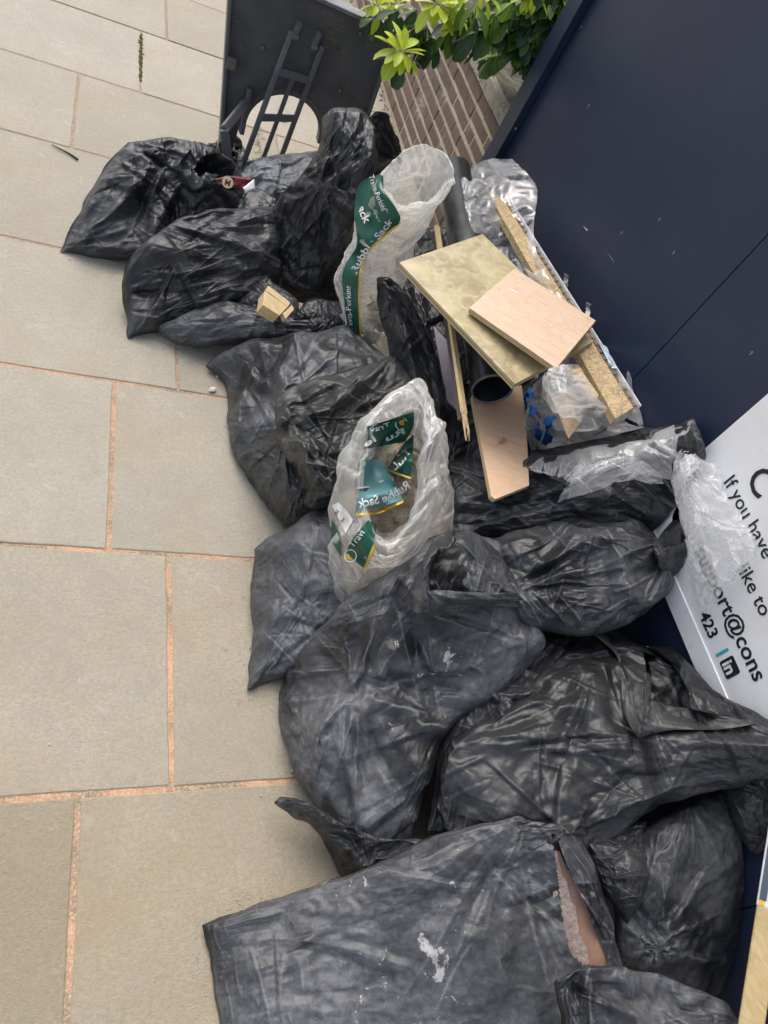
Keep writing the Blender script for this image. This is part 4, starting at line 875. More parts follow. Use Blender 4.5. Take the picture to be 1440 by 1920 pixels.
bQ0 = black('black bag end at the right edge beside the timber post', [(1350, 1470, .40, 'c'), (1440, 1420, .48), (1510, 1410, .51, 'c'), (1510, 1570, .44, 'c'), (1430, 1600, .40), (1388, 1570, .385, 'c')], T=.05, mat=K0, seed=28, cre=1.3)
bQ = black('rounded smooth black bag right of the torn front bag', [(1172, 1600, .30, 'c'), (1240, 1530, .34), (1330, 1490, .37), (1392, 1480, .37, 'c'), (1428, 1570, .34), (1425, 1640, .31), (1392, 1745, .26), (1352, 1862, .17, 'c'), (1270, 1880, .17), (1150, 1830, .19, 'c'), (1148, 1720, .25)],
    T=.07, lift=0, mat=K2, seed=29, ex=.03, cre=.45, lump=.008, res=200, stress=[(1230, 1775, .3), (1232, 1778, .3), (1290, 1490, .38)], pleats=[(1232, 1778, 55, .008, 9)])
TEAR = [(1034, 1562), (1043, 1566), (1062, 1622), (1095, 1690), (1138, 1798), (1136, 1812), (1092, 1808), (1070, 1788), (1054, 1720), (1048, 1660)]
bR = black('broad dusty front bag torn open over plasterboard', [(374, 1736, .01, 'c'), (480, 1700, .04), (610, 1655, .09), (730, 1608, .17), (870, 1555, .26), (975, 1522, .325, 'c'), (1030, 1542, .335), (1088, 1560, .33), (1132, 1680, .30), (1174, 1812, .25, 'c'), (1180, 1960, .18), (1100, 2040, .13), (800, 2050, .07), (425, 2040, .004, 'c'), (404, 1900, .004), (392, 1810, .006)],
    T=.075, mat=K5, seed=30, hole=TEAR, res=240, ex=.04, cre=.62, lump=.010, stress=[(985, 1530, .27), (985, 1530, .27), (985, 1530, .27), (400, 1750, .01)], folds=[([(985, 1530), (1000, 1700), (1080, 1830)], -.018, 16), ([(985, 1530), (860, 1800)], .012, 14), ([(985, 1530), (940, 1800)], .010, 10), ([(400, 1740), (700, 1640), (960, 1535)], .010, 14), ([(560, 1870), (760, 1830)], -.010, 12)], count=(10, 18, 26))
bS = black('slack black bag at the bottom edge overlapping the front bag', [(1043, 1834, .32, 'c'), (1090, 1818, .34), (1165, 1815, .34), (1260, 1838, .33), (1340, 1870, .31), (1400, 1925, .28, 'c'), (1440, 2060, .2, 'c'), (1240, 2080, .2), (1065, 2060, .22, 'c'), (1060, 1930, .28)],
    T=.06, mat=K2, seed=31, ex=.07, cre=1.2, folds=[([(1050, 1850), (1180, 1870), (1330, 1900)], -.02, 14), ([(1170, 1820), (1140, 1930)], .02, 12), ([(1080, 1830), (1100, 1920)], -.015, 9)])

# ------------------------------------------------------------------ boards, pipe and timber on top of the heap
def slab_px(name, pts, th, mat, parent=None, bevel=.0008):
    """a flat board from its corner points, thickness away from the viewer"""
    P = [np.array(p, float) for p in pts]; c = np.mean(P, 0); nr = np.cross(P[1] - P[0], P[2] - P[1]); nr /= np.linalg.norm(nr)
    if nr @ (CAMP - c) < 0: nr = -nr
    n = len(P); mb_ = MB(); mb_.add([p for p in P] + [p - nr * th for p in P], [tuple(range(n)), tuple(range(2 * n - 1, n - 1, -1))] + [(i, (i + 1) % n, n + (i + 1) % n, n + i) for i in range(n)])
    return mb_.build(name, mat, parent, False, bevel, 1)
def para(c, dist):
    """depths that make four pixel corners a parallelogram"""
    R = np.array([ray(*q) for q in c]); A = (R * np.array([1, -1, 1, -1])[:, None]).T; d = np.linalg.svd(A)[2][-1]; d = d / d.mean()
    return CAMP + R * (d * dist)[:, None]
def wood_mat(name, a, b_, rot, sc_=(1, 22, 22), fig=3.0, rough=.55):
    M = NT(name); co = M.coord('Object', None, rot); mp = M.n('Mapping'); M.set(mp.inputs[0], co); mp.inputs['Scale'].default_value = sc_
    n1 = M.noise(mp.outputs[0], fig, 6, .6, .5); n2 = M.noise(mp.outputs[0], fig * 3.4, 3, .6)
    c = M.mix(M.ramp(n1, (.3, 0.), (.7, 1.)), a, b_); c = M.mix(M.math('MULTIPLY', M.ramp(n2, (.45, 0.), (.7, 1.)), .35), c, tuple(k * .72 for k in a))
    c = M.mix(M.math('MULTIPLY', M.ramp(M.math('FRACT', M.math('MULTIPLY', M.noise(co, 3.2, 2, .4), 22.0)), (.80, 0.), (.95, 1.), (1., 0.)), .22), c, tuple(k * .7 for k in a))
    M.bsdf(Base_Color=c, Roughness=rough, Normal=M.bump(n2, .2, .002)); return M.m
m_ply = wood_mat('plywood_face', (.66, .46, .31), (.76, .57, .41), (0, 0, .85)); m_ply2 = wood_mat('plywood_strip_face', (.64, .42, .26), (.74, .52, .35), (0, 0, .3))
m_pine = wood_mat('pine', (.70, .51, .25), (.82, .65, .36), (0, 0, 1.2)); m_brk = wood_mat('broken_pine', (.40, .26, .12), (.72, .56, .32), (0, 0, 1.2), fig=9)
def gold_mat():
    M = NT('gold_board'); co = M.coord('Object')
    c = M.mix(M.ramp(M.noise(co, 9, 6, .65, .8), (.38, 0.), (.64, 1.)), (.33, .26, .13), (.56, .47, .26))
    c = M.mix(M.math('MULTIPLY', M.ramp(M.noise(co, 34, 5, .7, .6), (.48, 0.), (.62, 1.)), .6), c, (.60, .53, .33))
    st = M.noise(M.coord('Object', (4, 45, 1), (0, 0, .6)), 2.0, 4, .7, 2.5); c = M.mix(M.math('MULTIPLY', M.ramp(st, (.62, 0.), (.70, 1.)), .5), c, (.66, .60, .42))
    M.bsdf(Base_Color=c, Roughness=.42, Normal=M.bump(M.noise(co, 60, 4), .1, .002)); return M.m
m_gold = gold_mat(); m_edge = wood_mat('ply_edge', (.50, .38, .20), (.68, .55, .33), (0, 0, 0), (1, 1, 260), 3)
P = para([(749, 492), (905, 439), (1113, 640), (965, 720)], 2.03)
o = slab_px('board', P, .003, m_gold, None, 0); tag(o, 'mottled gold-beige board lying across the black pipe', 'board')
nr = np.cross(P[1] - P[0], P[3] - P[0]); nr /= np.linalg.norm(nr); nr = nr if nr[2] > 0 else -nr
for k, (d0, d1, mt) in enumerate(((.0031, .007, m_edge), (.0073, .0108, plain('dark_ply', (.30, .22, .12), .8)), (.0111, .0165, m_edge))):
    q = slab_px('ply_layer', [p - nr * d0 - (p - P.mean(0)) * (.004 if k == 1 else .001) for p in P], d1 - d0, mt, o, 0)
P2 = para([(965, 503), (1117, 601), (1043, 690), (880, 577)], 1.985)
o = slab_px('plywood_offcut', P2, .0025, m_ply, None, 0); tag(o, 'square pink-brown plywood offcut on top of the gold-beige board', 'board')
nr2 = np.cross(P2[1] - P2[0], P2[3] - P2[0]); nr2 /= np.linalg.norm(nr2); nr2 = nr2 if nr2[2] > 0 else -nr2
for k in range(4):
    d0 = .0027 + k * .0027; slab_px('ply_layer', [p - nr2 * d0 - (p - P2.mean(0)) * (.006 if k % 2 == 0 else .001) for p in P2], .0025, m_edge if k % 2 else plain('ply_core', (.42, .30, .16), .8), o, 0)
for px, py, dx, dy in ((962, 545, 14, 8), (1033, 610, 6, 5)):
    R = [P2[0] + 0 for _ in range(4)]; n0 = nr2; pl = P2[0] + nr2 * .0008
    def onpl(px, py): v = ray(px, py); return CAMP + v * (((pl - CAMP) @ n0) / (v @ n0))
    b = MB(); b.add([onpl(px - dx / 2, py - dy / 2 - 1.5), onpl(px + dx / 2, py + dy / 2 - 1.5), onpl(px + dx / 2, py + dy / 2 + 1.5), onpl(px - dx / 2, py - dy / 2 + 1.5)], [(0, 1, 2, 3)]); b.build('white_scratch', m_wprint, o)
st = [at_z(885, 742, .392), at_z(978, 722, .394), at_z(985, 770, .399), at_z(989, 840, .432), at_z(992, 910, .452), at_z(928, 936, .452), at_z(921, 930, .450)]
o = slab_px('plywood_strip', st, .002, m_ply2, None, 0); tag(o, 'long pink-brown plywood strip pointing down out of the pipe end', 'board')
slab_px('ply_layer', [p + np.array([0, 0, -.0023]) for p in st], .010, m_edge, o, 0)
b = MB(); kn = [at_z(px, py, .4305) for px, py in ((931, 834), (944, 820), (950, 824), (946, 829), (936, 833))]; b.add([k + np.array([0, 0, .002]) for k in kn], [tuple(range(5))]); b.build('knot', plain('wood_knot', (.36, .19, .085), .7), o)
# thin splintered batten
a, e = at_z(819, 425, .56), at_z(870, 775, .475)
o = empty('splintered_batten', tuple(e)); tag(o, 'thin pale batten with a splintered end beside the black pipe', 'batten')
b = MB(); b.bar(a, e, .017, .009, up=(.3, -.5, .8)); child(b.build('shaft', m_pine, bevel=.001), o)
dd = (e - a) / np.linalg.norm(e - a); rs = random.Random(5); sdv = np.cross(dd, (.3, -.5, .8)); sdv /= np.linalg.norm(sdv)
for k in range(11):
    off = sdv * ((k - 5) / 5 * .0075) + np.array([0, 0, rs.uniform(-.003, .003)]); L = rs.uniform(.03, .085)
    b = MB(); b.tube([e + off - dd * .01, e + off + dd * L * .6 + sdv * rs.uniform(-.003, .003), e + off * .6 + dd * L + sdv * rs.uniform(-.005, .005)], [.0022, .0017, .0006], 5); child(b.build('splinter', m_brk), o)
b = MB(); b.bar(a + np.array([-.004, -.012, -.012]), e + np.array([-.004, -.012, -.012]), .012, .014, up=(.3, -.5, .8)); child(b.build('underside_shade', plain('shaded_ply', (.10, .075, .055), .8)), o)  # dark bar: the shade below the batten is put into its colour
# lilac plasterboard offcut
lp = [at_z(812, 610, .36), at_z(840, 640, .37), at_z(864, 745, .335), at_z(857, 770, .325), at_z(838, 752, .318)]
tag(slab_px('plasterboard_offcut', lp, .0125, plain('lilac_board', (.46, .40, .46), .8, 40, .12), None, .001), 'lilac plasterboard offcut behind the splintered batten', 'board')
# black pipe
m_pipe = None
M = NT('black_pipe'); co = M.coord('Object'); c = M.mix(M.ramp(M.noise(co, 10, 5, .65, .5), (.45, 0.), (.75, .6)), (.014, .015, .016), (.10, .10, .10)); sp = M.ramp(M.noise(M.coord('Object', (80, 6, 80)), 1.5, 3, .6, .8), (.66, 0.), (.74, .4)); c = M.mix(sp, c, (.2, .2, .2)); M.bsdf(Base_Color=c, Roughness=.34); m_pipe = M.m
e0, e1 = at_d(923, 731, 2.0), at_d(851, 322, 2.72); ax = (e1 - e0); L = np.linalg.norm(ax); ax /= L
u1 = np.cross(ax, (0, 0, 1)); u1 /= np.linalg.norm(u1); u2 = np.cross(u1, ax); n = 40; R0, R1 = .0555, .0515
V = []; F = []
for off, r in ((.004, R1), (0, R1 + .0012), (0, R0 - .0012), (.003, R0), (L * .5, R0), (L, R0), (L, R1), (L * .5, R1), (.004, R1)):
    V += [e0 + ax * off + r * (math.cos(t) * u1 + math.sin(t) * u2) for t in np.linspace(0, 2 * math.pi, n, endpoint=False)]
for i in range(8):
    for k in range(n): F.append((i * n + k, i * n + (k + 1) % n, (i + 1) * n + (k + 1) % n, (i + 1) * n + k))
pp = link('pipe', mesh_of('pipe', V, F, True), m_pipe); tag(pp, 'black plastic drainpipe length with its open end facing us', 'pipe')
bpy.data.objects['pipe'].data.polygons.foreach_set('use_smooth', [(i // n) not in (1,) for i in range(len(F))])
Vr = [e0 - ax * o_ + r * (math.cos(t) * u1 + math.sin(t) * u2) for o_, r in ((-.004, R0 + .0006), (.0012, R0 - .0004), (.0012, R1 + .0004), (-.004, R1 - .0006)) for t in np.linspace(0, 2 * math.pi, n, endpoint=False)]
link('cut_rim', mesh_of('cut_rim', Vr, [(i * n + k, i * n + (k + 1) % n, (i + 1) * n + (k + 1) % n, (i + 1) * n + k) for i in range(3) for k in range(n)], True), plain('scuffed_rim', (.13, .13, .13), .6, 60, .4), pp)
# chipboard lengths in clear wrap against the hoarding
M = NT('chipboard'); co = M.coord('Object'); v_ = M.n('TexVoronoi', i_Vector=co, i_Scale=230.0); c = M.mix(M.ramp(M.n('SeparateColor', i_Color=v_.outputs['Color']).outputs[0], (.2, 0.), (.8, 1.)), (.36, .24, .115), (.60, .46, .26)); c = M.mix(M.ramp(M.noise(co, 60, 4, .7), (.4, 0.), (.7, .5)), c, (.66, .52, .31)); M.bsdf(Base_Color=c, Roughness=.85, Normal=M.bump(M.noise(co, 260, 3), .5, .003)); m_chipb = M.m
c0 = [at_x(911, 353, 1.225), at_x(944, 374, 1.275), at_x(1188, 764, 1.275), at_x(1154, 785, 1.225)]
o = slab_px('chipboard_length', c0, .003, m_chipb, None, 0); tag(o, 'long chipboard length with serrated edge leaning along the hoarding', 'board')
slab_px('core', [p + np.array([.001, .001, -.0034]) for p in c0], .018, m_chipb, o, 0)
slab_px('end_face', [c0[2] + np.array([0, -.0005, -.0005]), c0[3] + np.array([0, -.0005, -.0005]), c0[3] + np.array([.008, -.006, -.018]), c0[2] + np.array([.008, -.006, -.018])], .004, plain('cut_end', (.42, .38, .32), .9), o, 0)
b = MB(); m_white_edge = plain('white_edge', (.70, .70, .70), .5)
d = c0[2] - c0[1]; Ld = np.linalg.norm(d); d /= Ld; out = np.array([.9, 0, .25]); nt_ = 34
b2 = MB()
for k in range(nt_):
    s0_ = c0[1] + d * (Ld * k / nt_); s1_ = c0[1] + d * (Ld * (k + .86) / nt_)
    b2.add([s0_ + np.array([0, 0, .002]), s1_ + np.array([0, 0, .002]), s1_ + out * .014 + np.array([0, 0, .002]), s0_ - np.array([0, 0, .006]), s1_ - np.array([0, 0, .006])], [(0, 1, 2), (3, 4, 1, 0), (1, 4, 2), (0, 2, 4, 3)])
b2.build('serrated_edge', plain('toothed_brown', (.20, .14, .075), .8), o)
b.bar(c0[1] + out * .017 + np.array([0, 0, -.002]), c0[2] + out * .017 + np.array([0, 0, -.002]), .0045, .016, up=(0, 0, 1)); b.build('white_edging', m_white_edge, o)
c1 = [at_x(1062, 690, 1.14), at_x(1088, 690, 1.17), at_x(1124, 742, 1.17), at_x(1110, 752, 1.14)]
tag(slab_px('chipboard_offcut', c1, .016, m_chipb, None, .001), 'short chipboard piece under clear wrap beside the plywood offcut', 'board')
c2 = [at_x(1030, 735, 1.10), at_x(1085, 720, 1.16), at_x(1092, 790, 1.16), at_x(1066, 822, 1.10)]
tag(slab_px('card_scrap', c2, .006, plain('brown_card', (.42, .31, .20), .85, 25, .3), None, .001), 'crumpled brown card scrap inside the lower clear wrap', 'card')
WR = 'clear plastic wrap'
w1 = sheet('clear_wrap', [(866, 338, 's', .012, 'c'), (905, 305, .52), (960, 300, .58, 'c'), (1003, 352, .61), (1000, 440, .60), (1022, 510, .62), (1075, 590, .62), (1125, 650, .60), (1180, 695, .575), (1226, 775, .52, 'c'), (1200, 803, .49), (1150, 806, .47, 'c'), (1100, 740, .47), (1050, 690, .46), (985, 600, .47), (930, 500, .46), (885, 420, 's', .014)],
    .04, m_clear, None, (220, 80), .14, 301, scale=1.8, hi=.04, lo=.02, fine=1.6, cre=1.4); tag(w1, 'long crinkled clear wrap around the chipboard by the hoarding', 'plastic wrap')
w2 = sheet('clear_wrap', [(1000, 722, 's', .02, 'c'), (1040, 688, 's', .012), (1085, 684, 's', .014, 'c'), (1120, 745, 's', .02), (1170, 790, 's', .02), (1205, 802, 's', .02, 'c'), (1120, 822, 's', .03), (1035, 838, 's', .03), (996, 845, 's', .03, 'c'), (985, 790, 's', .03)],
    .035, m_clear, None, (110, 110), .14, 302, scale=2.0, hi=.04, lo=.02, fine=1.6, cre=1.5, pleats=[(1050, 680, 90, .016, 11)]); tag(w2, 'bunched clear wrap with blue marks below the plywood offcut', 'plastic wrap')
w4 = sheet('torn_fringe', [(1160, 700, 's', .02, 'c'), (1195, 700, .59), (1222, 760, .55, 'c'), (1226, 800, .50), (1195, 803, 's', .03, 'c'), (1165, 772, 's', .02, 'c')], .012, m_white, w1, (70, 70), .14, 304, scale=2.0, cre=1.2, rag=6)
m_blue = plain('blue_ink', (.02, .25, .75), .4, 25, .3)
for i, q in enumerate(([(983, 736, 'c'), (996, 726), (1003, 742, 'c'), (1005, 772, 'c'), (994, 776), (988, 760, 'c')], [(1020, 788, 'c'), (1030, 782), (1042, 784, 'c'), (1034, 804), (1036, 822), (1026, 834, 'c'), (1014, 832, 'c'), (1022, 808)], [(1004, 802, 'c'), (1013, 806), (1018, 814, 'c'), (1012, 828, 'c'), (1002, 820, 'c')])):
    sheet('blue_mark', [(p[0], p[1], 's', .010) + tuple(p[2:]) for p in q], .004, m_blue, w2, (16, 16), .12, 310 + i, cre=.5)
sheet('blue_mark', [(1122, 642, 's', .01, 'c'), (1134, 648, 's', .01, 'c'), (1158, 690, 's', .01, 'c'), (1146, 690, 's', .01, 'c')], .004, plain('faint_blue', (.45, .64, .85), .4), w1, (14, 14), .08, 315, cre=.4)
for px, py in ((1061, 520), (1103, 575)):
    sheet('torn_shred', [(px - 6, py + 18, 's', .012, 'c'), (px - 4, py + 4, 's', .02), (px - 3, py - 6, 's', .03, 'c'), (px + 5, py - 3, 's', .03, 'c'), (px + 4, py + 8, 's', .02), (px + 2, py + 20, 's', .012, 'c')], .006, m_clear, w1, (18, 12), .2, px, cre=1.5)
# torn white film and crinkled clear bag at the hoarding
w3 = sheet('torn_white_film', [(992, 876, 's', .02, 'c'), (1030, 848, 's', .03), (1100, 838, 's', .03), (1200, 822, 's', .03), (1262, 798, 's', .04), (1298, 790, 's', .04, 'c'), (1278, 850, 's', .04), (1285, 905, 's', .03, 'c'), (1200, 888, 's', .03), (1140, 886, 's', .03), (1085, 904, 's', .02), (1005, 886, 's', .015, 'c')], .03, m_white, None, (60, 170), .10, 320, scale=1.8, rag=6, cre=1.2); tag(w3, 'torn strip of white plastic film over the wide black bag', 'plastic film')
sheet('torn_tail', [(1078, 872, 's', .025, 'c'), (1150, 858, 's', .03), (1200, 858, 's', .03, 'c'), (1270, 918, 's', .03, 'c'), (1180, 902, 's', .03), (1110, 922, 's', .02), (1070, 934, 's', .015), (1038, 950, 's', .01, 'c'), (1064, 908, 's', .015)], .02, m_white, w3, (50, 110), .10, 321, scale=1.8, rag=6, cre=1.2)
w5 = sheet('clear_bag', [(1262, 905, 's', .03, 'c'), (1290, 850, 's', .03), (1325, 866, 's', .02), (1354, 856, 's', .012, 'c'), (1356, 900, 's', .014), (1374, 945, 's', .014), (1398, 980, 's', .012), (1418, 1010, 's', .012), (1420, 1040, 's', .012), (1398, 1068, 's', .012, 'c'), (1375, 1090, 's', .014), (1345, 1125, 's', .014), (1318, 1152, 's', .012, 'c'), (1292, 1095, 's', .02), (1288, 1020, 's', .03), (1272, 960, 's', .03)],
    .05, m_white, None, (150, 130), .14, 33, scale=2.0, fine=1.6, cre=1.5, rag=3, pleats=[(1400, 1095, 120, .016, 9)]); tag(w5, 'crinkled white clear bag hanging over the notice board', 'plastic bag')
sheet('torn_edge', [(1258, 900, 's', .03, 'c'), (1272, 850, 's', .03), (1300, 838, 's', .03, 'c'), (1312, 870, 's', .03, 'c'), (1290, 905, 's', .04), (1275, 960, 's', .04, 'c')], .02, m_white, w5, (60, 60), .14, 331, scale=2.0, rag=6, cre=1.3)
# timber offcuts poking from a bag, wrappers
for i, (q, l) in enumerate(((((497, 545), (540, 575), (524, 592), (493, 572)), 'pale timber block end in the torn black bag, left one'), (((503, 535), (545, 567), (540, 576), (501, 546)), 'thin pale timber strip above the timber block end'), (((530, 588), (548, 572), (552, 580), (536, 598)), 'small timber end right of the timber block'))):
    P = [at_z(px, py, .265 - .0006 * (py - 540)) for px, py in q]; tag(slab_px('timber_offcut', P, .05 if i == 0 else .02, m_pine, None, .0012), l, 'timber')
m_mar = plain('maroon_foil', (.14, .016, .022), .28, 40, .5); wr = sheet('food_wrapper', [(405, 336, .33, 'c'), (430, 330, .34), (474, 335, .33, 'c'), (476, 352, .31), (466, 360, .31, 'c'), (440, 352, .315), (410, 346, .32, 'c')], .012, m_mar, None, (36, 50), .16, 340, scale=2.5); tag(wr, 'crumpled maroon food wrapper in the torn neck of the leftmost bag', 'wrapper')
def disc_px(name, px, py, r, z, mat, parent):
    c = at_z(px, py, z); d_ = CAMP - c; d_ /= np.linalg.norm(d_); u_1 = np.cross(d_, (0, 0, 1)); u_1 /= np.linalg.norm(u_1); v1 = np.cross(d_, u_1)
    b = MB(); b.add([c + r * (math.cos(t) * u_1 + math.sin(t) * v1) for t in np.linspace(0, 6.283, 20, endpoint=False)], [tuple(range(20))]); return b.build(name, mat, parent), c, u_1, v1, d_
em, ec, eu, ev, ed = disc_px('gold_emblem', 427, 342, .0165, .352, plain('gold_foil', (.68, .58, .33), .4, 30, .15), wr)
V, F = text_mesh('M', .03); V = V - V.mean(0); b = MB(); b.add([ec + ed * .0008 - eu * v[0] * .022 * -1 - ev * v[1] * .022 * 1 for v in V], F); b.build('lettering', m_mar, em)
sheet('white_lining', [(456, 352, .335, 'c'), (476, 336, .345, 'c'), (478, 354, .33, 'c'), (462, 362, .325, 'c')], .004, m_wprint, wr, (14, 14), .1, 341)
# plasterboard in the tear of the front bag
def lerp_px(seq, dz):
    return [at_z(px, py, z + dz) for px, py, z in seq]
m_gyp = plain('rough_gypsum', (.42, .33, .29), .9, 90, .35, .8); m_brown = plain('brown_paper', (.36, .215, .155), .85, 30, .15, .2)
cT = np.mean(np.array(TEAR, float), 0)
def plane_at(q, off, fit):
    """pixels q on the plane through what lies under the pixels fit, moved towards us by off"""
    H_ = np.array([on_things(px, py, 0.) for px, py in fit]); c_ = H_.mean(0); nn = np.linalg.svd(H_ - c_)[2][-1]; nn = nn if nn @ (CAMP - c_) > 0 else -nn; c_ = c_ + nn * off
    return [CAMP + ray(px, py) * (((c_ - CAMP) @ nn) / (ray(px, py) @ nn)) for px, py in q]
FIT = [(1020, 1600), (1030, 1680), (1036, 1740), (1050, 1800), (1075, 1610), (1108, 1670), (1130, 1730), (1050, 1575)]
wide = [tuple(cT + (np.array(p) - cT) * np.array([1.22, 1.03])) for p in TEAR]
o = slab_px('plasterboard', plane_at(wide, -.012, FIT), .012, m_brown, None, 0); tag(o, 'torn pink-brown plasterboard showing through the split front bag', 'board')
left = [(1030, 1568), (1043, 1592), (1054, 1640), (1063, 1652), (1070, 1690), (1080, 1700), (1086, 1750), (1099, 1775), (1106, 1812), (1085, 1812), (1055, 1790), (1040, 1720), (1036, 1660)]
slab_px('torn_gypsum_face', plane_at(left, -.008, FIT), .003, m_gyp, o, 0)
# squared timber post with a paper label
p0, p1 = at_x(1398, 1990, 1.20), at_x(1456, 1610, 1.335); dv = (p1 - p0) / np.linalg.norm(p1 - p0); p1 = p1 + dv * .22
post = empty('timber_post', tuple(p0)); tag(post, 'squared timber post with a paper label leaning at the lower right edge', 'post')
UPV = (-.8, -.15, .6)
b = MB(); b.bar(p0, p1, .041, .034, up=UPV); child(b.build('shaft', wood_mat('weathered_pine', (.46, .34, .15), (.62, .47, .24), (0, 0, 1.2)), bevel=.004), post)
l0 = p0 + dv * np.linalg.norm(at_x(1412, 1700, 1.295) - p0); l1 = l0 + dv * .42
def label_bar(nm, a, e, w_, h_, mt): b = MB(); b.bar(a, e, w_, h_, up=UPV); return child(b.build(nm, mt, bevel=.004), post)
lb = label_bar('paper_label', l0, l1, .0435, .0365, plain('label_paper', (.72, .73, .74), .55))
sdp = np.cross(dv, UPV); sdp /= np.linalg.norm(sdp); upp = np.cross(sdp, dv)
def on_label(t, s_): return l0 + dv * t + sdp * s_ + upp * .0190
m_slate = plain('slate_print', (.055, .085, .11), .5)
def patch(nm, t0, t1, s0_, s1_, mt, z=0.): b = MB(); b.add([on_label(t0, s0_) + upp * z, on_label(t0, s1_) + upp * z, on_label(t1, s1_) + upp * z, on_label(t1, s0_) + upp * z], [(0, 1, 2, 3)]); o = b.build(nm, mt, lb); return o

patch('slate_panel', .012, .40, -.0180, -.006, m_slate); patch('yellow_strip', .003, .0115, -.0180, -.008, m_yel)
for k in range(14): patch('barcode_bar', .012 + k * .0028, .0132 + k * .0028 + (.0008 if k % 3 else 0), .000, .018, m_ink, .0004)
V, F = text_mesh('50CJ', .01); b = MB(); b.add([on_label(.065 + v[0] * .018, .014 - v[1] * .014) + upp * .0005 for v in V], F); b.build('lettering', m_ink, lb)

# ------------------------------------------------------------------ two clear rubble sacks with green print
def wring(px, py, z, ra, rb, rot=0., seed=0, j=.06, n=12, tilt=(0, 0)):
    c = at_z(px, py, z); r = np.random.default_rng(seed); out = []
    for k in range(n):
        a = 2 * math.pi * k / n; f = 1 + r.uniform(-j, j); x, y = ra * f * math.cos(a), rb * f * math.sin(a)
        X_, Y_ = x * math.cos(rot) - y * math.sin(rot), x * math.sin(rot) + y * math.cos(rot)
        out.append(c + np.array([X_, Y_, X_ * tilt[0] + Y_ * tilt[1] + r.uniform(-.006, .006)]))
    return out
class Surf:
    """finds the place on a film under a pixel, on its near or its far skin"""
    def __init__(s, XN, wrap, k=3):
        X, N = XN; n, m = X.shape[:2]; s.P = resize(X, (n - 1) * k + 1, m * k, wrap).reshape(-1, 3); s.q = project(s.P); s.d = np.linalg.norm(s.P - CAMP, axis=1)
        key = (s.q // 12).astype(int); o = np.lexsort((key[:, 1], key[:, 0])); s.cells = {}
        ks = key[o]; cut = np.concatenate([[0], np.where(np.any(np.diff(ks, axis=0) != 0, axis=1))[0] + 1, [len(o)]])
        for a, b_ in zip(cut[:-1], cut[1:]): s.cells[tuple(ks[a])] = o[a:b_]
    def at(s, px, py, far=False, off=.006, rad=3.5, lim=None):
        cx, cy = int(px // 12), int(py // 12); c = [s.cells[k] for k in ((cx + a, cy + b_) for a in (-1, 0, 1) for b_ in (-1, 0, 1)) if k in s.cells]
        c = np.concatenate(c) if c else np.arange(0, len(s.P), 7)
        e = np.hypot(s.q[c, 0] - px, s.q[c, 1] - py); i = np.where(e < rad)[0]
        if len(i) == 0: j = c[np.argmin(e)]
        else:
            dd = s.d[c[i]]; w = i[dd > dd.max() - .012] if far else i[dd < dd.min() + .012]; j = c[w[np.argmin(e[w])]]
        v = ray(px, py); d = s.d[j] - off; return CAMP + v * d
    def calm(s, Q, far, off):
        """a gently curved patch just above the film under these pixels"""
        Q = np.array(Q); D = np.array([np.linalg.norm(s.at(x, y, far, 0., 6.) - CAMP) for x, y in Q]); c = Q.mean(0); q = (Q - c) / 30
        A = np.stack([np.ones(len(Q)), q[:, 0], q[:, 1], q[:, 0] ** 2, q[:, 0] * q[:, 1], q[:, 1] ** 2], 1) if len(Q) > 12 else np.ones((len(Q), 1))
        w = np.ones(len(Q))
        for _ in range(4):
            f = np.linalg.lstsq(A * w[:, None], D * w, rcond=None)[0]; r = D - A @ f; w = 1 / (1 + np.abs(r) / .008)
        fit = A @ f; up_ = np.percentile(fit - D, 80); d = fit - max(0, min(up_, .016)) - off * .8
        return [CAMP + ray(x, y) * k for (x, y), k in zip(Q, d)]
    def smooth(s, G, it=2):
        for _ in range(it):
            H = G.copy(); H[1:-1] = (G[2:] + G[:-2] + 2 * G[1:-1]) / 4; G = H.copy(); H[:, 1:-1] = (G[:, 2:] + G[:, :-2] + 2 * G[:, 1:-1]) / 4; G = H
        return G
def pxline(pts, n): return smooth_line([(p[0], p[1], 0) for p in pts], n)[:, :2]
def band(name, surf, left, right, mat, parent, n=40, m=9, far=False, off=.006, rag=0.):
    a, c = pxline(left, n), pxline(right, n); rg = np.random.default_rng(n); G = np.zeros((n, m, 3))
    for i in range(n):
        for j in range(m): q = a[i] + (c[i] - a[i]) * j / (m - 1); G[i, j] = surf.at(q[0], q[1], far, off)
    D = np.linalg.norm(G - CAMP, axis=-1)[..., None]; V = (G - CAMP) / D; D = surf.smooth(D, 4); G = CAMP + V * D
    return link(name, mesh_of(name, G.reshape(-1, 3), [tuple(f) for f in grid_faces(n, m)], True), mat, parent), G
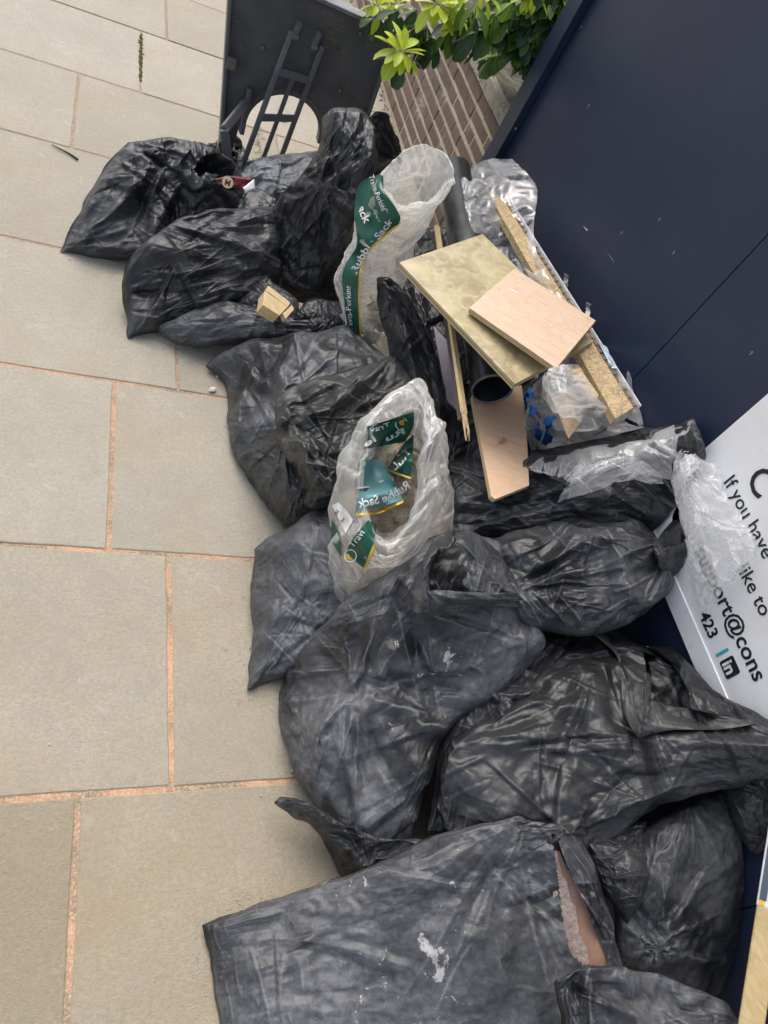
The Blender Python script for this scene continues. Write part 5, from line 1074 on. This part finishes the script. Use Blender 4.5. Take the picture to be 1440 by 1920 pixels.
def print_text(s, surf, base, cap, mat, parent, far=False, mirror=False, off=.0095, bold=.01, stretch=None):
    """lettering along a pixel baseline, laid on the film"""
    V, F = text_mesh(s, bold); k = cap / .72; L = pxline(base, 60); sl = np.concatenate([[0], np.cumsum(np.linalg.norm(np.diff(L, axis=0), axis=1))])
    x = V[:, 0] - V[:, 0].min(); kx = sl[-1] / x.max() if stretch else k; x = x * kx
    P = []; Q_ = []
    for xi, yi in zip(x, V[:, 1] * k):
        bx, by = np.interp(xi, sl, L[:, 0]), np.interp(xi, sl, L[:, 1]); tx, ty = np.interp(xi + 2, sl, L[:, 0]) - np.interp(xi - 2, sl, L[:, 0]), np.interp(xi + 2, sl, L[:, 1]) - np.interp(xi - 2, sl, L[:, 1]); l = math.hypot(tx, ty) + 1e-9
        nx, ny = (ty / l, -tx / l) if not mirror else (-ty / l, tx / l)
        Q_.append((bx + nx * yi, by + ny * yi))
    return link('lettering', mesh_of('lettering', surf.calm(Q_, far, off), F, False), mat, parent)
def ringmark(surf, px, py, r, mat, parent, far=False, off=.0095, w=1.6):
    n = 28; V = surf.calm([(px + rr * math.cos(t), py + rr * math.sin(t)) for rr in (r, r - w) for t in np.linspace(0, 6.283, n, endpoint=False)], far, off)
    return link('emblem_ring', mesh_of('emblem_ring', V, [(k, (k + 1) % n, n + (k + 1) % n, n + k) for k in range(n)], False), mat, parent)

# upper sack, standing
gr = []
rs1 = loft('rubble_sack', [wring(700, 640, .20, .050, .060, .3, 1), wring(697, 610, .235, .085, .080, .3, 2), wring(697, 560, .31, .100, .085, .3, 3), wring(703, 505, .39, .100, .085, .4, 4), wring(722, 445, .48, .098, .085, .5, 5), wring(745, 395, .56, .092, .085, .5, 6), wring(765, 360, .62, .088, .082, .5, 7, .10), wring(779, 338, .655, .090, .085, .5, 8, .14, tilt=(.45, .40)), wring(780, 338, .652, .082, .078, .5, 9, .14, tilt=(.45, .40)), wring(772, 356, .60, .078, .074, .5, 10, .1, tilt=(.3, .25)), wring(760, 385, .54, .074, .070, .5, 11, .1)],
    m_sack, None, (150, 150), .07, 401, pull=.006, lo=.02, hi=.02, scale=1.6, grid=gr, fine=1.2, cre=.7)
tag(rs1, 'upper clear rubble sack standing upright with green print', 'rubble sack')
S1 = Surf(gr[0], True)
band('green_band', S1, [(664, 648), (653, 620), (646, 570), (641, 525), (648, 495), (668, 462), (668, 430), (664, 400), (674, 345), (712, 326)], [(675, 655), (675, 630), (672, 570), (673, 520), (684, 478), (712, 448), (749, 417), (745, 395), (722, 360), (718, 330)], m_green, rs1, 60, 12)
band('yellow_stripe', S1, [(674.5, 655), (674.5, 630), (671.5, 570), (672.5, 520), (683.5, 478), (711.5, 448), (748.5, 417)], [(677.5, 655), (677.5, 630), (674.5, 570), (675.5, 522), (687, 480), (715, 450.5), (752, 419)], m_yel, rs1, 50, 3, off=.0070)
print_text('Travis Perkins', S1, [(663, 627), (659, 590), (657, 535)], 10.5, m_wprint, rs1, bold=.0, stretch=True)
print_text('Rubble Sack', S1, [(668, 512), (690, 472), (716, 443), (738, 415)], 13, m_wprint, rs1, bold=.02, stretch=True)
print_text('Travis Perkins', S1, [(691, 330), (700, 358), (716, 396)], 10.5, m_wprint, rs1, bold=.0, stretch=True)
print_text('Sack', S1, [(669, 378), (674, 400), (684, 420)], 15, m_wprint, rs1, bold=.02, stretch=True)
ringmark(S1, 660, 642, 9, m_wprint, rs1); print_text('P', S1, [(663, 647), (661, 636)], 9, m_yel, rs1, bold=.03)
band('green_scrap', S1, [(744, 292), (746, 306)], [(752, 296), (750, 308)], m_green, rs1, 8, 4, True, .002); band('yellow_stripe', S1, [(751.5, 296), (749.5, 309)], [(755, 298), (752, 310)], m_yel, rs1, 8, 3, True, .002)
band('recycling_panel', S1, [(636, 590), (640, 615)], [(642, 588), (647, 616)], m_wprint, rs1, 10, 4)
# pale rubble and timber inside the upper sack
m_insul = plain('pale_rubble', (.50, .42, .31), .9, 30, .4, .6)
for i, (px, py, z, r) in enumerate(((685, 610, .265, .034), (715, 600, .27, .04), (705, 565, .31, .036), (695, 632, .235, .030))):
    rr = random.Random(i); c = at_z(px, py, z); bm = bmesh.new(); bmesh.ops.create_icosphere(bm, subdivisions=1, radius=r)
    for v in bm.verts: v.co *= rr.uniform(.65, 1.1)
    me = bpy.data.meshes.new('rubble_lump'); bm.to_mesh(me); bm.free(); o = link('rubble_lump', me, m_insul if i != 1 else plain('dark_rubble', (.08, .075, .07), .9)); o.location = tuple(c)
    tag(o, ('pale rubble lump low in the upper clear sack, left', 'dark rubble lump low in the upper clear sack, right', 'pale rubble lump midway up in the upper clear sack', 'pale rubble lump in the bottom corner of upper sack')[i], 'rubble')
b = MB(); b.bar(at_z(690, 565, .35), at_z(715, 620, .24), .018, .018); tag(b.build('timber_stick', m_pine, bevel=.001), 'pale timber stick inside the upper clear sack', 'timber')

# lower sack, open mouth towards us
gr = []
R_ = [[(628, 1000, .17), (650, 880, .19), (740, 800, .24), (820, 860, .27), (852, 985, .26), (800, 1080, .22), (700, 1122, .19), (643, 1130, .17)],
      [(622, 955, .26), (660, 850, .29), (745, 775, .33), (822, 830, .34), (846, 975, .32), (795, 1062, .29), (705, 1098, .26), (646, 1080, .25)],
      [(634, 935, .33), (684, 800, .38), (758, 738, .42), (814, 780, .42), (840, 930, .39), (796, 1040, .35), (715, 1072, .33), (662, 1055, .32)],
      [(664, 935, .405), (690, 790, .455), (756, 724, .49), (808, 726, .49), (828, 870, .46), (800, 975, .43), (742, 1046, .395), (695, 1034, .39)],
      [(667, 932, .412), (693, 793, .462), (757, 729, .496), (803, 732, .496), (819, 870, .466), (793, 966, .436), (741, 1037, .402), (698, 1025, .398)],
      [(682, 908, .415), (702, 800, .465), (754, 758, .488), (788, 766, .488), (790, 880, .455), (772, 952, .428), (735, 1008, .398), (703, 988, .402)],
      [(672, 928, .355), (692, 842, .385), (745, 795, .405), (790, 808, .405), (795, 900, .385), (775, 965, .36), (733, 1006, .34), (692, 988, .342)],
      [(676, 940, .30), (698, 870, .32), (745, 832, .34), (786, 842, .34), (794, 912, .325), (774, 965, .31), (735, 992, .295), (695, 978, .295)]]
rs2 = loft('rubble_sack', R_, m_sack, None, (150, 190), .05, 402, pull=.008, lo=.015, hi=.015, scale=1.5, grid=gr, fine=1.1, cre=.6)
tag(rs2, 'lower clear rubble sack with its wide mouth open towards us', 'rubble sack')
S2 = Surf(gr[0], True)
# prints: outside low left, and on the inside walls (seen reversed)
band('green_band', S2, [(648, 1035), (662, 1010), (690, 975)], [(682, 1066), (700, 1020), (706, 985)], m_green, rs2, 24, 12)
band('green_band', S2, [(622, 975), (621, 1010), (630, 1030)], [(637, 1000), (640, 1030), (640, 1045)], m_green, rs2, 20, 6)
band('yellow_stripe', S2, [(681, 1066), (692, 1040), (700, 1020)], [(685, 1068), (696, 1042), (704, 1022)], m_yel, rs2, 20, 3, off=.0070)
print_text('Travi', S2, [(662, 1028), (676, 1010), (690, 990)], 13, m_wprint, rs2, bold=.004)
ringmark(S2, 657, 1042, 12, m_wprint, rs2); print_text('P', S2, [(658, 1050), (662, 1038)], 13, m_yel, rs2, bold=.04)
band('recycling_panel', S2, [(622, 948), (633, 968), (648, 1000)], [(634, 942), (648, 955), (662, 975)], m_wprint, rs2, 14, 8, off=.0070)
for k, (px, py) in enumerate(((640, 972), (646, 978), (641, 981))):
    ang = k * 2.1; b = MB(); b.tube([S2.at(px + 5 * math.cos(ang), py + 5 * math.sin(ang), off=.011), S2.at(px + 5 * math.cos(ang + 1.2), py + 5 * math.sin(ang + 1.2), off=.011), S2.at(px + 5 * math.cos(ang + 2.0), py + 5 * math.sin(ang + 2.0), off=.011)], .0009, 5); b.build('recycling_mark', m_ink, rs2)
print_text('m', S2, [(630, 956), (625, 966)], 9, m_ink, rs2, off=.010)
band('faded_green_band', S2, [(682, 862), (676, 905), (666, 962)], [(716, 862), (740, 905), (756, 938)], m_teal2, rs2, 26, 12, off=.0070)
band('clear_strip', S2, [(670, 911), (700, 906), (735, 893)], [(669, 917), (702, 912), (738, 899)], plain('milky_gap', (.42, .43, .41), .4), rs2, 20, 3, off=.0085)
band('yellow_stripe', S2, [(667, 963), (710, 958), (756, 938)], [(668, 967), (712, 962), (757, 942)], m_yel, rs2, 24, 3, off=.0085)
print_text('Rubble Sack', S2, [(770, 915), (730, 938), (673, 952)], 17, m_wprint, rs2, mirror=True, off=.0105, bold=.02, stretch=True)
band('green_band', S2, [(688, 800), (690, 820), (684, 842)], [(776, 772), (775, 800), (760, 828)], m_green, rs2, 20, 16, False, .008)
band('green_band', S2, [(760, 828), (745, 850), (726, 878)], [(776, 815), (774, 850), (771, 894)], m_green, rs2, 20, 10, False, .008)
band('yellow_stripe', S2, [(727, 879), (750, 888), (771, 895)], [(726, 882), (749, 891), (771, 898)], m_yel, rs2, 14, 3, False, .009)
print_text('Trav', S2, [(733, 800), (714, 806), (694, 810)], 10, m_wprint, rs2, False, True, .011, .01, True)
print_text('Ru', S2, [(760, 812), (742, 820), (725, 828)], 11, m_wprint, rs2, False, True, .011, .03, True)
print_text('le', S2, [(706, 826), (696, 832), (686, 838)], 12, m_wprint, rs2, False, True, .011, .03, True)
print_text('Rub', S2, [(768, 850), (756, 868), (738, 884)], 14, m_wprint, rs2, False, True, .011, .02, True)
ringmark(S2, 753, 795, 12, m_wprint, rs2, False, .011); print_text('P', S2, [(760, 800), (748, 803)], 13, m_yel, rs2, False, True, .011, .05)
# sandy rubble in the open sack
M = NT('sandy_rubble'); co = M.coord('Object'); c = M.mix(M.ramp(M.noise(co, 30, 5, .7), (.35, 0.), (.65, 1.)), (.26, .215, .155), (.52, .45, .34)); M.bsdf(Base_Color=c, Roughness=.95, Normal=M.bump(M.noise(co, 120, 5, .7), .9, .006)); m_rub = M.m
n = 40; V = []; rg = np.random.default_rng(6)
ringp = [at_z(*q) for q in ((672, 960, .25), (705, 865, .29), (745, 815, .31), (790, 830, .31), (800, 920, .29), (785, 985, .27), (735, 1010, .25), (690, 1000, .24))]
rp = smooth_line(ringp, 60, True); cc = rp.mean(0) + np.array([0, 0, .05]); V = [tuple(cc)]
def body(k, f): q = smooth_line([at_z(*p) for p in R_[k]], 60, True); m_ = q.mean(0); return m_ + (q - m_) * f
rows = [rp, body(2, .80), body(1, .90), body(0, .93)]
for k in range(1, 15):
    t = k / 14
    for j in range(60): p = cc * (1 - t) + rp[j] * t; V.append((p[0], p[1], cc[2] * (1 - t * t) + rp[j][2] * t * t + rg.normal() * .004))
for q in range(1, 4):
    for t in (.5, 1.):
        for j in range(60): p = rows[q - 1][j] * (1 - t) + rows[q][j] * t; V.append((p[0], p[1], min(p[2], .27) + rg.normal() * .002))
F = [(0, 1 + j, 1 + (j + 1) % 60) for j in range(60)] + [(1 + k * 60 + j, 1 + (k + 1) * 60 + j, 1 + (k + 1) * 60 + (j + 1) % 60, 1 + k * 60 + (j + 1) % 60) for k in range(19) for j in range(60)]
o = link('rubble', mesh_of('rubble', V, F), m_rub); tag(o, 'sandy rubble filling the lower open clear sack', 'rubble'); o['kind'] = 'stuff'
for k in range(26):
    rr = random.Random(k); bm = bmesh.new(); bmesh.ops.create_icosphere(bm, subdivisions=1, radius=rr.uniform(.006, .014))
    for v in bm.verts: v.co *= rr.uniform(.7, 1.15)
    me = bpy.data.meshes.new('lump'); bm.to_mesh(me); bm.free(); l = link('lump', me, m_rub, o); j = rr.randrange(60); t = rr.uniform(.1, .85); p = cc * (1 - t) + rp[j] * t; l.location = (p[0], p[1], cc[2] * (1 - t * t) + rp[j][2] * t * t + .004)
